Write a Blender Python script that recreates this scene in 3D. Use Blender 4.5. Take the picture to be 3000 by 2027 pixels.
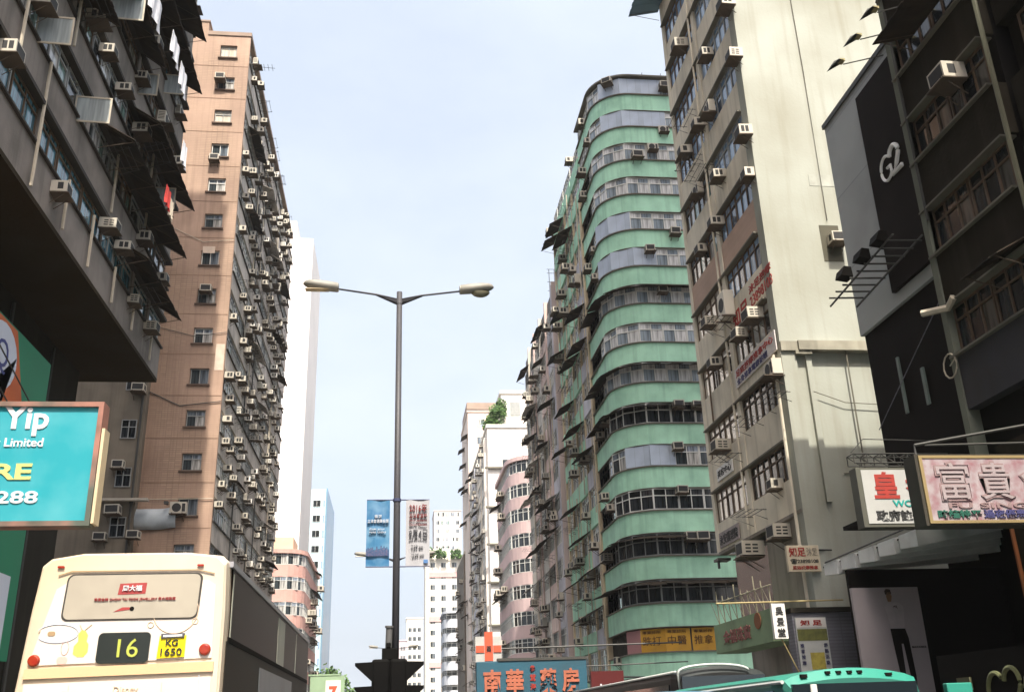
import bpy, math, random
from mathutils import Matrix, Vector
rad = math.radians
SC = bpy.context.scene
COL = SC.collection
for o in list(bpy.data.objects):
    bpy.data.objects.remove(o)

# ------------------------------------------------------------------ camera, sky, sun, exposure
cam = bpy.data.cameras.new('camera')
cam.sensor_width = 36; cam.lens = 34.09; cam.clip_start = 0.1; cam.clip_end = 8000
co = bpy.data.objects.new('camera', cam); COL.objects.link(co)
right = Vector((0.99300017, -0.1139039, -0.03125002))
down = Vector((0.01238302, 0.36351615, -0.93150559))
fwd = Vector((0.117462, 0.92459824, 0.36238207))
m3 = Matrix((right, -down, -fwd)).transposed()
co.matrix_world = Matrix.Translation((0, 0, 2.0)) @ m3.to_4x4()
SC.camera = co
SUN_EL, SUN_AZ = 57.0, 4.6      # the sun stands behind the camera, a little to the right
w = bpy.data.worlds.new('World'); SC.world = w; w.use_nodes = True
nt = w.node_tree; nt.nodes.clear()
N = lambda t: nt.nodes.new(t)
sky = N('ShaderNodeTexSky'); sky.sky_type = 'NISHITA'; sky.sun_disc = False
sky.sun_elevation = rad(SUN_EL); sky.sun_rotation = rad(180 - SUN_AZ)
sky.altitude = 20; sky.air_density = 1.0; sky.dust_density = 7.0; sky.ozone_density = 1.6
tc = N('ShaderNodeTexCoord'); mp = N('ShaderNodeMapping'); mp.inputs['Scale'].default_value = (1.0, 1.0, 2.2)
no = N('ShaderNodeTexNoise'); no.inputs['Scale'].default_value = 2.6; no.inputs['Detail'].default_value = 7; no.inputs['Roughness'].default_value = 0.55
mr = N('ShaderNodeMapRange'); mr.inputs[1].default_value = 0.38; mr.inputs[2].default_value = 0.70
mr.inputs[3].default_value = 0.68; mr.inputs[4].default_value = 0.92
mix = N('ShaderNodeMix'); mix.data_type = 'RGBA'
mix.blend_type = 'LIGHTEN'; mix.inputs['B'].default_value = (3.35, 3.66, 4.1, 1)
bg = N('ShaderNodeBackground'); bg.inputs['Strength'].default_value = 0.145
ow = N('ShaderNodeOutputWorld')
nt.links.new(tc.outputs['Generated'], mp.inputs['Vector']); nt.links.new(mp.outputs[0], no.inputs['Vector'])
nt.links.new(no.outputs[0], mr.inputs[0]); nt.links.new(mr.outputs[0], mix.inputs['Factor'])
nt.links.new(sky.outputs[0], mix.inputs['A']); nt.links.new(mix.outputs['Result'], bg.inputs[0]); nt.links.new(bg.outputs[0], ow.inputs[0])
sl = bpy.data.lights.new('sun', 'SUN'); sl.energy = 3.8; sl.angle = rad(0.6); sl.color = (1.0, 0.94, 0.83)
so = bpy.data.objects.new('sun', sl); COL.objects.link(so)
sdir = Vector((math.sin(rad(SUN_AZ)) * math.cos(rad(SUN_EL)), -math.cos(rad(SUN_AZ)) * math.cos(rad(SUN_EL)), math.sin(rad(SUN_EL))))
so.rotation_euler = sdir.to_track_quat('Z', 'Y').to_euler(); so.location = (5, -20, 60)
SC.view_settings.view_transform = 'Standard'; SC.view_settings.look = 'None'
SC.view_settings.exposure = 0.97; SC.view_settings.gamma = 1.0
SC.render.engine = 'CYCLES'
SC.cycles.use_denoising = True
SC.cycles.max_bounces = 6; SC.cycles.diffuse_bounces = 4; SC.cycles.glossy_bounces = 3
SC.cycles.use_adaptive_sampling = True

# ------------------------------------------------------------------ materials
MATS = {}
def mat(name, c, rough=0.8, dirt=0.25, scale=0.6, streak=0.0, metal=0.0, spec=0.3, tile=None, c2=None, bump=0.0, grime=(0.05, 0.045, 0.035)):
    if name in MATS: return MATS[name]
    m = bpy.data.materials.new(name); m.use_nodes = True
    t = m.node_tree; b = t.nodes['Principled BSDF']; L = t.links.new
    b.inputs['Roughness'].default_value = rough; b.inputs['Metallic'].default_value = metal
    b.inputs['Specular IOR Level'].default_value = spec
    X = lambda k: t.nodes.new(k)
    cur = None
    rgb = X('ShaderNodeRGB'); rgb.outputs[0].default_value = (*c, 1); cur = rgb.outputs[0]
    tcn = X('ShaderNodeTexCoord')
    def noise(sc, det, vs=(1, 1, 1)):
        p = X('ShaderNodeMapping'); p.inputs['Scale'].default_value = vs
        n = X('ShaderNodeTexNoise'); n.inputs['Scale'].default_value = sc; n.inputs['Detail'].default_value = det
        L(tcn.outputs['Object'], p.inputs['Vector']); L(p.outputs[0], n.inputs['Vector']); return n.outputs[0]
    def blend(fac, a, col):
        k = X('ShaderNodeMix'); k.data_type = 'RGBA'; L(fac, k.inputs['Factor']); L(a, k.inputs['A'])
        if isinstance(col, tuple): k.inputs['B'].default_value = (*col, 1)
        else: L(col, k.inputs['B'])
        return k.outputs['Result']
    def rng(v, a, bb, lo, hi):
        r = X('ShaderNodeMapRange'); L(v, r.inputs[0])
        for i, q in enumerate((a, bb, lo, hi)): r.inputs[i + 1].default_value = q
        return r.outputs[0]
    if tile:
        p = X('ShaderNodeMapping'); p.inputs['Rotation'].default_value = (rad(90), 0, 0)
        br = X('ShaderNodeTexBrick'); br.offset = tile[4] if len(tile) > 4 else 0.0
        br.inputs['Brick Width'].default_value = tile[0]; br.inputs['Row Height'].default_value = tile[1]
        br.inputs['Mortar Size'].default_value = tile[2]; br.inputs['Scale'].default_value = 1.0
        br.inputs['Color1'].default_value = (0, 0, 0, 1); br.inputs['Color2'].default_value = (0.5, 0.5, 0.5, 1); br.inputs['Mortar'].default_value = (1, 1, 1, 1)
        L(tcn.outputs['Object'], p.inputs['Vector']); L(p.outputs[0], br.inputs['Vector'])
        bw = X('ShaderNodeRGBToBW'); L(br.outputs['Color'], bw.inputs[0])
        cur = blend(rng(bw.outputs[0], 0, 1, 0, tile[3]), cur, tuple(q * 0.45 for q in c))
    if c2: cur = blend(rng(noise(scale * 0.5, 3), 0.4, 0.62, 0, 1), cur, c2)
    if dirt: cur = blend(rng(noise(scale, 8), 0.42, 0.78, 0, dirt), cur, grime)
    if streak: cur = blend(rng(noise(1.3, 5, (2.2, 2.2, 0.12)), 0.5, 0.8, 0, streak), cur, grime)
    L(cur, b.inputs['Base Color'])
    if bump:
        bp = X('ShaderNodeBump'); bp.inputs['Strength'].default_value = bump; bp.inputs['Distance'].default_value = 0.03
        L(noise(9, 6), bp.inputs['Height']); L(bp.outputs[0], b.inputs['Normal'])
    MATS[name] = m; return m

def ramp_mat(name, stops, rough=0.08, spec=0.5, stripe=0.0):
    """glass or metal whose tint differs from pane to pane (random per island)"""
    m = bpy.data.materials.new(name); m.use_nodes = True; t = m.node_tree; b = t.nodes['Principled BSDF']; L = t.links.new
    g = t.nodes.new('ShaderNodeNewGeometry'); r = t.nodes.new('ShaderNodeValToRGB'); r.color_ramp.interpolation = 'CONSTANT'
    while len(r.color_ramp.elements) < len(stops): r.color_ramp.elements.new(0.5)
    for e, (p, c) in zip(r.color_ramp.elements, stops): e.position = p; e.color = (*c, 1)
    L(g.outputs['Random Per Island'], r.inputs[0]); cur = r.outputs[0]
    if stripe:
        tcn = t.nodes.new('ShaderNodeTexCoord'); p = t.nodes.new('ShaderNodeMapping'); p.inputs['Scale'].default_value = (1, 1, 0.06)
        n = t.nodes.new('ShaderNodeTexNoise'); n.inputs['Scale'].default_value = 9; n.inputs['Detail'].default_value = 2
        k = t.nodes.new('ShaderNodeMix'); k.data_type = 'RGBA'; k.blend_type = 'MULTIPLY'; k.inputs['Factor'].default_value = stripe
        q = t.nodes.new('ShaderNodeMapRange'); q.inputs[1].default_value = 0.35; q.inputs[2].default_value = 0.62; q.inputs[3].default_value = 0.15; q.inputs[4].default_value = 1.1
        L(tcn.outputs['Object'], p.inputs['Vector']); L(p.outputs[0], n.inputs['Vector']); L(n.outputs[0], q.inputs[0])
        L(cur, k.inputs['A']); L(q.outputs[0], k.inputs['B']); cur = k.outputs['Result']
    L(cur, b.inputs['Base Color']); b.inputs['Roughness'].default_value = rough; b.inputs['Specular IOR Level'].default_value = spec
    MATS[name] = m; return m

M_GLASS = ramp_mat('window_glass', [(0, (0.02, 0.024, 0.028)), (0.22, (0.16, 0.19, 0.22)), (0.38, (0.50, 0.49, 0.46)), (0.55, (0.04, 0.05, 0.055)), (0.66, (0.30, 0.34, 0.40)), (0.78, (0.68, 0.67, 0.64)), (0.92, (0.20, 0.30, 0.27))], stripe=0.8)  # grey-blue stops stand in for sky reflections; pale ones are curtains
M_DARKGLASS = ramp_mat('dark_window_glass', [(0, (0.010, 0.012, 0.012)), (0.45, (0.025, 0.03, 0.035)), (0.72, (0.06, 0.065, 0.07)), (0.88, (0.12, 0.115, 0.105))], stripe=0.8)
M_SKYGLASS = ramp_mat('sky_reflection_glass', [(0, (0.20, 0.33, 0.50)), (0.4, (0.26, 0.38, 0.55)), (0.75, (0.36, 0.46, 0.60)), (0.92, (0.08, 0.11, 0.16))], stripe=0.45)  # base colour painted blue to stand in for the mirrored sky
M_CURT = ramp_mat('curtained_glass', [(0, (.50, .53, .55)), (.3, (.66, .66, .65)), (.58, (.26, .31, .35)), (.76, (.05, .06, .07)), (.88, (.58, .57, .54))], stripe=.55)
M_SASH = ramp_mat('sash_glass', [(0, (.30, .40, .37)), (.5, (.36, .40, .40)), (.8, (.42, .50, .47))], stripe=.4)
M_PALEGLASS = ramp_mat('pale_curtained_glass', [(0, (0.62, 0.56, 0.46)), (0.7, (0.50, 0.47, 0.42)), (0.88, (0.04, 0.04, 0.04))], stripe=0.3)
M_TEALGLASS = ramp_mat('teal_window_glass', [(0, (0.05, 0.16, 0.19)), (0.45, (0.09, 0.22, 0.28)), (0.8, (0.18, 0.32, 0.40))], stripe=0.8)
M_AC = ramp_mat('ac_casing', [(0, (0.62, 0.58, 0.49)), (0.3, (0.50, 0.46, 0.38)), (0.6, (0.70, 0.67, 0.60)), (0.85, (0.42, 0.40, 0.35))], rough=0.55, spec=0.3)
M_ACDARK = mat('ac_vent_dark', (0.03, 0.03, 0.03), 0.7, 0)
M_STEEL = mat('dark_steel', (0.06, 0.06, 0.055), 0.5, 0.3, 2)
M_RUST = mat('rusty_bracket', (0.10, 0.075, 0.055), 0.8, 0.4, 4)
M_PIPE = mat('pale_drainpipe', (0.50, 0.44, 0.34), 0.6, 0.3, 2)
M_WFRAME = mat('white_window_frame', (0.66, 0.66, 0.62), 0.5, 0.2, 2)
M_GFRAME = mat('grey_window_frame', (0.30, 0.31, 0.30), 0.5, 0.25, 2)
M_BFRAME = mat('brown_window_frame', (0.12, 0.08, 0.05), 0.6, 0.2, 2)
M_AWN = mat('dark_awning_sheet', (0.030, 0.026, 0.022), 0.8, 0.5, 1.5, spec=.08, c2=(.05, .035, .025))
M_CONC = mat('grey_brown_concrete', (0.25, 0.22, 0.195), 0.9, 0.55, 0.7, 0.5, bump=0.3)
M_SOFFIT = mat('shade_darkened_soffit', (0.035, 0.026, 0.015), 0.9, 0.5, 0.5, bump=0.3, spec=.05)  # concrete colour sunk towards black to deepen shade under the overhang
M_DARKWALL = mat('shade_darkened_wall', (0.030, 0.027, 0.021), 0.9, 0.5, 0.6, 0.4, spec=.05)  # wall colour darkened to paint in the shade of the recesses
M_WHITE = mat('white_paint', (0.75, 0.74, 0.70), 0.5, 0.15, 1.0)
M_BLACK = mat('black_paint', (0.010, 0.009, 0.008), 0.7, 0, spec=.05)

# ------------------------------------------------------------------ mesh helpers
class MB:
    def __init__(s): s.v = []; s.f = []; s.m = []
    def add(s, vs, fs, mi=0):
        b = len(s.v); s.v += [tuple(p) for p in vs]
        for f in fs: s.f.append([b + i for i in f]); s.m.append(mi)
    def box(s, x0, x1, y0, y1, z0, z1, mi=0):
        s.add([(x0, y0, z0), (x1, y0, z0), (x1, y1, z0), (x0, y1, z0), (x0, y0, z1), (x1, y0, z1), (x1, y1, z1), (x0, y1, z1)],
              [(0, 3, 2, 1), (4, 5, 6, 7), (0, 1, 5, 4), (1, 2, 6, 5), (2, 3, 7, 6), (3, 0, 4, 7)], mi)
    def prism(s, poly, z0, z1, mi=0):
        n = len(poly)
        s.add([(x, y, z0) for x, y in poly] + [(x, y, z1) for x, y in poly],
              [list(range(n))[::-1], [n + i for i in range(n)]] + [(i, (i + 1) % n, n + (i + 1) % n, n + i) for i in range(n)], mi)
    def hull8(s, a, b, mi=0):   # loft of two quads
        s.add(list(a) + list(b), [(3, 2, 1, 0), (4, 5, 6, 7), (0, 1, 5, 4), (1, 2, 6, 5), (2, 3, 7, 6), (3, 0, 4, 7)], mi)
    def tube(s, pts, r, n=6, mi=0, r2=None):
        pts = [Vector(p) for p in pts]; b = len(s.v); k = len(pts)
        for i, p in enumerate(pts):
            d = (pts[min(i + 1, k - 1)] - pts[max(i - 1, 0)]).normalized()
            u = d.cross(Vector((0, 0, 1)));
            if u.length < 1e-3: u = Vector((1, 0, 0))
            u.normalize(); v = d.cross(u)
            rr = r if r2 is None else r + (r2 - r) * i / (k - 1)
            for j in range(n):
                a = 2 * math.pi * j / n; s.v.append(tuple(p + rr * (math.cos(a) * u + math.sin(a) * v)))
        for i in range(k - 1):
            for j in range(n):
                s.f.append([b + i * n + j, b + i * n + (j + 1) % n, b + (i + 1) * n + (j + 1) % n, b + (i + 1) * n + j]); s.m.append(mi)
        s.f.append([b + j for j in range(n)][::-1]); s.m.append(mi)
        s.f.append([b + (k - 1) * n + j for j in range(n)]); s.m.append(mi)
    def mesh(s, name, mats):
        me = bpy.data.meshes.new(name); me.from_pydata(s.v, [], s.f)
        for q in mats: me.materials.append(q)
        me.polygons.foreach_set('material_index', s.m); me.update(); return me
def link(name, me, parent=None, loc=(0, 0, 0), rz=0.0, smooth=False):
    o = bpy.data.objects.new(name, me); COL.objects.link(o); o.location = loc; o.rotation_euler = (0, 0, rz)
    if parent: o.parent = parent
    if smooth and me:
        for p in me.polygons: p.use_smooth = True
    return o
def build(mb, name, mats, parent=None, bevel=0.0, loc=(0, 0, 0), rz=0.0, smooth=False, seg=2):
    mats = [] if mats is None else (mats if isinstance(mats, (list, tuple)) else [mats])
    if parent is not None and loc == (0, 0, 0) and getattr(parent, 'get', None) and parent.get('_w'):
        bx = Vector(parent['_w']); mb.v = [(x - bx.x, y - bx.y, z - bx.z) for x, y, z in mb.v]
    o = link(name, mb.mesh(name, mats), parent, loc, rz, smooth)
    if bevel:
        b = o.modifiers.new('bevel', 'BEVEL'); b.width = bevel; b.segments = seg; b.limit_method = 'ANGLE'; b.angle_limit = rad(40)
    return o
def tag(o, label, cat, group=None, kind=None):
    if label: o['label'] = label
    if cat: o['category'] = cat
    if group: o['group'] = group
    if kind: o['kind'] = kind
    return o
ROOTS = []
def thing(name, label, cat, loc, group=None, rz=0.0):
    o = link(name, None, None, loc, rz); tag(o, label, cat, group); o.empty_display_size = 0.3
    if rz == 0: o['_w'] = list(loc); ROOTS.append(o)
    return o
def structure(o): o['kind'] = 'structure'; return o
def copy_tree(root, loc, rz, label=None, scale=None):
    r = root.copy(); COL.objects.link(r); r.location = loc; r.rotation_euler = (0, 0, rz)
    if scale: r.scale = scale
    if label: r['label'] = label
    for ch in root.children:
        c = ch.copy(); COL.objects.link(c); c.parent = r
        for g in ch.children:
            d = g.copy(); COL.objects.link(d); d.parent = c
    return r
def text(body, parent, m, x, z, y, w=None, h=None, facing=0.0, bold=0.0, depth=0.012, name='lettering', anchor='l', origin=(0, 0, 0), vertical=False, shear=0.0):
    """lettering fitted into a box w x h, lower-left corner at world point (x,y,z), reading direction turned by `facing` about z"""
    cu = bpy.data.curves.new('lettering', 'FONT'); cu.body = '\n'.join(body) if vertical else body
    cu.offset = bold; cu.extrude = 0.01; cu.shear = shear; cu.resolution_u = 3
    if vertical: cu.space_line = 0.95
    t = bpy.data.objects.new('lettering', cu); COL.objects.link(t)
    me = bpy.data.meshes.new_from_object(t.evaluated_get(bpy.context.evaluated_depsgraph_get()))
    bpy.data.objects.remove(t)
    xs = [v.co.x for v in me.vertices]; ys = [v.co.y for v in me.vertices]
    if not xs: return None
    x0, x1, y0, y1 = min(xs), max(xs), min(ys), max(ys)
    sx = w / (x1 - x0) if w else None; sy = h / (y1 - y0) if h else None
    if sx is None: sx = sy
    if sy is None: sy = sx
    for v in me.vertices:
        v.co = Vector(((v.co.x - x0) * sx, -(v.co.z) * (depth / 0.01), (v.co.y - y0) * sy))
    me.materials.clear(); me.materials.append(m)
    o = link(name, me, parent, Vector((x, y, z)) - Vector(parent['_w'] if parent and parent.get('_w') else (0, 0, 0)), facing)
    return o

# local frames for elements that hang on a wall: built facing -Y, x along the wall
R_S, R_E, R_W = 0.0, rad(90), rad(-90)      # wall faces the camera, +X (left of street), -X (right of street)

# ------------------------------------------------------------------ repeated facade elements
WIN = {}
def win_meshes(w, h, cols, transom, fm, gm):
    key = (round(w, 2), round(h, 2), cols, transom, fm.name, gm.name)
    if key in WIN: return WIN[key]
    f = MB(); g = MB(); t = 0.05; d = 0.06
    for x0, x1 in ((0, t), (w - t, w)): f.box(x0, x1, -d, 0, 0, h)
    for z0, z1 in ((0, t), (h - t, h)): f.box(t, w - t, -d, 0, z0, z1)
    for i in range(1, cols): f.box(i * w / cols - t / 2, i * w / cols + t / 2, -d - 0.004, 0, t, h - t)
    if transom: f.box(t, w - t, -d - 0.008, 0, transom * h - t / 2, transom * h + t / 2)
    zs = [t] + ([transom * h] if transom else []) + [h - t]
    for i in range(cols):
        for a, b in zip(zs, zs[1:]):
            x0, x1 = i * w / cols + 0.01, (i + 1) * w / cols - 0.01
            g.add([(x0, -0.02, a + 0.01), (x1, -0.02, a + 0.01), (x1, -0.02, b - 0.01), (x0, -0.02, b - 0.01)], [(0, 1, 2, 3)])
    WIN[key] = (f, g, f.mesh('window', [fm]), g.mesh('pane', [gm])); return WIN[key]
class Windows:
    """windows of one building: the first `cap` each a part of its own with its panes below it, the rest one part"""
    def __init__(s, parent, cap=95): s.p = parent; s.cap = cap; s.n = 0; s.f = MB(); s.mats = []
    def put(s, x, y, z, rz, w, h, cols=2, transom=0.7, fm=None, gm=None, rest=False):
        fm = fm or M_WFRAME; gm = gm or M_GLASS
        f, g, fme, gme = win_meshes(w, h, cols, transom, fm, gm)
        if s.n < s.cap and not rest:
            b = Vector(s.p['_w']); o = link('window', fme, s.p, Vector((x, y, z)) - b, rz); link('pane', gme, o); s.n += 1; return o
        c, sn = math.cos(rz), math.sin(rz); b = Vector(s.p['_w'])
        for mbx, mm in ((f, fm), (g, gm)):
            if mm not in s.mats: s.mats.append(mm)
            s.f.add([(x + c * px - sn * py - b.x, y + sn * px + c * py - b.y, z + pz - b.z) for px, py, pz in mbx.v], mbx.f, s.mats.index(mm))
    def done(s):
        if s.f.v:
            o = link('window', s.f.mesh('window', s.mats), s.p); o['kind'] = 'stuff'

# window air conditioner: casing with louvred sides on a small bracket
def ac_parts(var):
    w, h, d = (0.66, 0.42, 0.58) if var != 1 else (0.58, 0.40, 0.50)
    c = MB(); c.box(-w / 2, w / 2, -d, 0.05, 0, h)
    g = MB()
    for sx in (-1, 1):                    # louvre openings in the two side cheeks
        xx = sx * (w / 2 + 0.004)
        for y0, y1 in ((-d + 0.09, -d / 2 - 0.05), (-d / 2 + 0.0, -0.14)) if var != 1 else ((-d + 0.12, -d / 2 + 0.05),):
            if var == 2:
                for z0, z1 in ((0.07, 0.12), (0.17, 0.22), (0.27, 0.32)): g.box(min(xx, xx - sx * 0.01), max(xx, xx - sx * 0.01), y0, y1, z0, z1)
            else: g.box(min(xx, xx - sx * 0.01), max(xx, xx - sx * 0.01), y0, y1, 0.08, h - 0.07)
    g.box(-w / 2 + 0.05, w / 2 - 0.05, -d - 0.006, -d + 0.01, 0.05, h - 0.05)
    b = MB()
    for sx in (-1, 1):
        x = sx * (w / 2 - 0.08)
        b.box(x - 0.02, x + 0.02, -d - 0.05, 0.06, -0.05, -0.003); b.tube([(x, -d * 0.9, -0.04), (x, 0.02, -0.4)], 0.016, 4)
    b.box(-w / 2 - 0.05, w / 2 + 0.05, -d - 0.08, 0.02, -0.075, -0.052)
    return c, g, b
ACP = {}
for var in (0, 1, 2, 3):
    c, g, b = ac_parts(var)
    if var == 3:
        c = MB(); c.box(-.40, .40, -.36, -.04, 0, .56); g = MB(); g.tube([(-.08, -.372, .28), (-.08, -.355, .28)], .22, 16); g.box(.18, .34, -.364, -.35, .08, .48)
        for q in (.12, .2, .28, .36, .44): g.box(-.404, -.395, -.32, -.08, q, q + .03)
    whole = MB()
    for mbx, mi in ((c, 0), (g, 1), (b, 2)): whole.add(mbx.v, mbx.f, mi)
    ACP[var] = (c.mesh('casing', [M_AC]), g.mesh('grille', [M_ACDARK]), b.mesh('bracket', [M_RUST]), whole.mesh('air_conditioner', [M_AC, M_ACDARK, M_RUST]))
rng = random.Random(7)
AC_COUNT = 0
PRO = {}
def ac_crowd(label, items):
    b = MB()
    for x, y, z, sgn, k in items:
        src = ACP[rng.randrange(4)][3]
        b.add([(x - sgn * v.co.y * k, y + sgn * v.co.x * k, z + v.co.z * k) for v in src.vertices], [list(p.vertices) for p in src.polygons]); b.m[-len(src.polygons):] = [p.material_index for p in src.polygons]
    tag(build(b, 'air_conditioner', [M_AC, M_ACDARK, M_RUST]), label, 'air conditioner', kind='stuff')
def ac(x, y, z, rz, label, group, detail=True, var=None, sc=1.0):
    global AC_COUNT
    AC_COUNT += 1
    var = rng.choice((0, 0, 0, 1, 1, 1, 2, 3)) if var is None else var
    if detail:
        if var not in PRO:
            r = link('air_conditioner', None, None, (x, y, z), rz); tag(r, label, 'air conditioner', group)
            for nm, me in zip(('casing', 'grille', 'bracket'), ACP[var]): link(nm, me, r)
            PRO[var] = r
        else:
            r = copy_tree(PRO[var], (x, y, z), rz, label); tag(r, label, 'air conditioner', group)
    else:
        r = link('air_conditioner', ACP[var][3], None, (x, y, z), rz); tag(r, label, 'air conditioner', group)
    sc *= rng.uniform(.85, 1.12); r.scale = (sc, sc * rng.uniform(.85, 1.15), sc); r.rotation_euler = (rng.uniform(-.03, .05), rng.uniform(-.035, .035), rz + rng.uniform(-.04, .04)); return r
# drying rack of thin rods
def rack_mesh(l):
    b = MB()
    for i in range(4): b.tube([(0, -0.15 - 0.24 * i, 0), (l, -0.15 - 0.24 * i, 0)], 0.014, 4)
    for x in (0.1, l - 0.1): b.tube([(x, 0, -0.35), (x, -0.95, 0), (x, 0, 0)], 0.016, 4)
    return b
RACK = rack_mesh(1.6).mesh('drying_rack', [M_STEEL])
def awning_mesh(l, d, drop, m, rag=0.0, rn=None):
    b = MB(); n = max(2, int(l / 0.25))
    for i in range(n):
        x0, x1 = i * l / n, (i + 1) * l / n; e = (rn.uniform(0, rag) if rn else 0); up = 0.008 if i % 2 else 0.0
        b.hull8([(x0, 0.02, up), (x1, 0.02, up), (x1, -d - e, up - drop), (x0, -d - e, up - drop)],
                [(x0, 0.02, up + 0.03), (x1, 0.02, up + 0.03), (x1, -d - e, up - drop + 0.03), (x0, -d - e, up - drop + 0.03)])
    return b.mesh('awning', [m])
def awning(parent, x, y, z, rz, l, d=0.9, drop=0.5, m=None, rag=0.12):
    b = Vector(parent['_w']); o = link('awning', awning_mesh(l, d, drop, m or M_AWN, min(rag, .04), rng), parent, Vector((x, y, z)) - b, rz)
    q = MB(); n = max(2, int(l / 1.3))
    for i in range(n): xx = .15 + i * (l - .3) / (n - 1); q.tube([(xx, 0, -drop - .25), (xx, -d * .96, -drop + .01)], .018, 4); q.tube([(xx, 0, -.02), (xx, -d * .98, -drop - .005)], .014, 4)
    me = o.data; k = MB(); k.v = [tuple(v.co) for v in me.vertices]; k.f = [list(p.vertices) for p in me.polygons]; k.m = [0] * len(k.f); k.add(q.v, q.f, 1)
    o.data = k.mesh('awning', [m or M_AWN, M_RUST]); return o
def part_at(parent, name, me, x, y, z, rz): return link(name, me, parent, Vector((x, y, z)) - Vector(parent['_w']), rz)
def pipe(parent, pts, r=0.055, m=None, name='drainpipe'):
    b = MB(); b.tube(pts, r, 6); return build(b, name, m or M_PIPE, parent)
CL = [mat('cloth_white', (0.78, 0.78, 0.80), 0.9, 0), mat('cloth_red', (0.55, 0.06, 0.05), 0.9, 0), mat('cloth_blue', (0.12, 0.2, 0.42), 0.9, 0), mat('cloth_cream', (0.6, 0.52, 0.4), 0.9, 0)]
def cloth(x, y, z, rz, w, h, m, label, group=None):
    b = MB(); n = 8
    v = []; f = []
    for j in range(5):
        for i in range(n + 1):
            q = 0.05 * math.sin(i * 1.7 + j * 0.6) * (j / 4 + 0.3)
            v.append((i * w / n, q, -j * h / 4 + 0.03 * math.sin(i * 2.1)))
    for j in range(4):
        for i in range(n): f.append((j * (n + 1) + i, j * (n + 1) + i + 1, (j + 1) * (n + 1) + i + 1, (j + 1) * (n + 1) + i))
    b.add(v, f); o = build(b, 'laundry', m, None, loc=(x, y, z), rz=rz)
    s = o.modifiers.new('thick', 'SOLIDIFY'); s.thickness = 0.015
    tag(o, label, 'laundry', group); return o
ORD = ['lowest', 'second', 'third', 'fourth', 'fifth', 'sixth', 'seventh', 'eighth', 'ninth', 'tenth', 'eleventh', 'twelfth', 'thirteenth', 'fourteenth', 'fifteenth', 'sixteenth', 'seventeenth', 'eighteenth']

# ------------------------------------------------------------------ the ground
g = MB(); g.add([(-600, -200, 0), (600, -200, 0), (600, 1000, 0), (-600, 1000, 0)], [(0, 1, 2, 3)])
structure(build(g, 'ground', mat('ground_soil', (0.12, 0.11, 0.10), 0.95, 0.3)))
g = MB(); g.add([(-8.2, -200, 0.004), (10.6, -200, 0.004), (10.6, 700, 0.004), (-8.2, 700, 0.004)], [(0, 1, 2, 3)])
structure(build(g, 'road', mat('asphalt', (0.05, 0.05, 0.05), 0.9, 0.3, 1.5, bump=0.3)))
for nm, x0, x1 in (('pavement', -13.4, -8.2), ('pavement', 10.6, 17.5)):
    g = MB(); g.box(x0, x1, -200, 300, -0.1, 0.13); structure(build(g, nm, mat('paving', (0.22, 0.21, 0.20), 0.9, 0.3, 1.5, tile=(0.4, 0.4, 0.01, 0.5))))
g = MB(); g.box(-0.45, 0.45, 5, 500, -0.1, 0.14); structure(build(g, 'median', mat('median_concrete', (0.26, 0.25, 0.23), 0.9, 0.3)))
g = MB()
for xx in (-4.9, 4.2, 7.3):
    for i in range(60): g.add([(xx - .06, -20 + 6 * i, .008), (xx + .06, -20 + 6 * i, .008), (xx + .06, -18 + 6 * i, .008), (xx - .06, -18 + 6 * i, .008)], [(0, 1, 2, 3)])
structure(build(g, 'lane_marking', M_WHITE))

# ================================================================== LEFT: dark block with cantilevered upper floors
XN = -10.2; YN1 = 40.6; PIT = 2.75; Z0 = 16.2; NF = 18
n_b = thing('apartment_block', 'dark grey concrete apartment block on the left whose upper floors jut out over the pavement', 'building', (-16, 20, 0))
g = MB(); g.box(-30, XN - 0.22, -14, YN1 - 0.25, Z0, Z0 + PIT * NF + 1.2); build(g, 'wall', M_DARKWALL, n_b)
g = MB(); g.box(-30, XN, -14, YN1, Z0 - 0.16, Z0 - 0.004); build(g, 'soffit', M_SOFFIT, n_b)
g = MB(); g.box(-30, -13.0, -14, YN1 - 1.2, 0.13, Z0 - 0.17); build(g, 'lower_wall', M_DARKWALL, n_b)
wn = Windows(n_b, 95)
for k in range(NF):
    z = Z0 + PIT * k
    g = MB(); g.box(XN - 0.2, XN, -14, YN1, z, z + 1.38); g.box(XN - 2.5, XN - 0.2, YN1 - .24, YN1, z, z + 1.38); build(g, 'spandrel', M_CONC, n_b)
    g = MB(); g.box(XN - 0.21, XN + 0.1, -14, YN1 + .05, z + 1.38, z + 1.45); build(g, 'sill', mat('dark_sill', (0.045, 0.04, 0.035), 0.9, 0.4), n_b)  # sill and eave colour lowered so the shade looks deeper
    g = MB(); g.box(XN - 0.22, XN + 0.16, -14, YN1 + .02, z + 2.62, z + 2.745); build(g, 'eave', mat('dark_sill', (0.1, 0.09, 0.08)), n_b)
    if k < 9:
        y = YN1 - 0.3
        while y > 14:
            wl = rng.choice((1.5, 1.9, 2.3))
            gm = M_TEALGLASS if (k == 0 or rng.random() < 0.15) else M_GLASS
            wn.put(XN - 0.14, y - wl, z + 1.45, R_E, wl, 1.17, rng.choice((2, 3)), 0.75, M_GFRAME if rng.random() < .4 else M_BFRAME, gm, rest=(y < 20))
            y -= wl + 0.12
            if rng.random() < 0.25:
                g = MB(); g.box(XN - 0.2, XN - 0.02, y - 0.2, y + 0.12, z + 1.45, z + 2.62); build(g, 'pier', M_CONC, n_b); y -= 0.2
wn.done()
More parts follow.
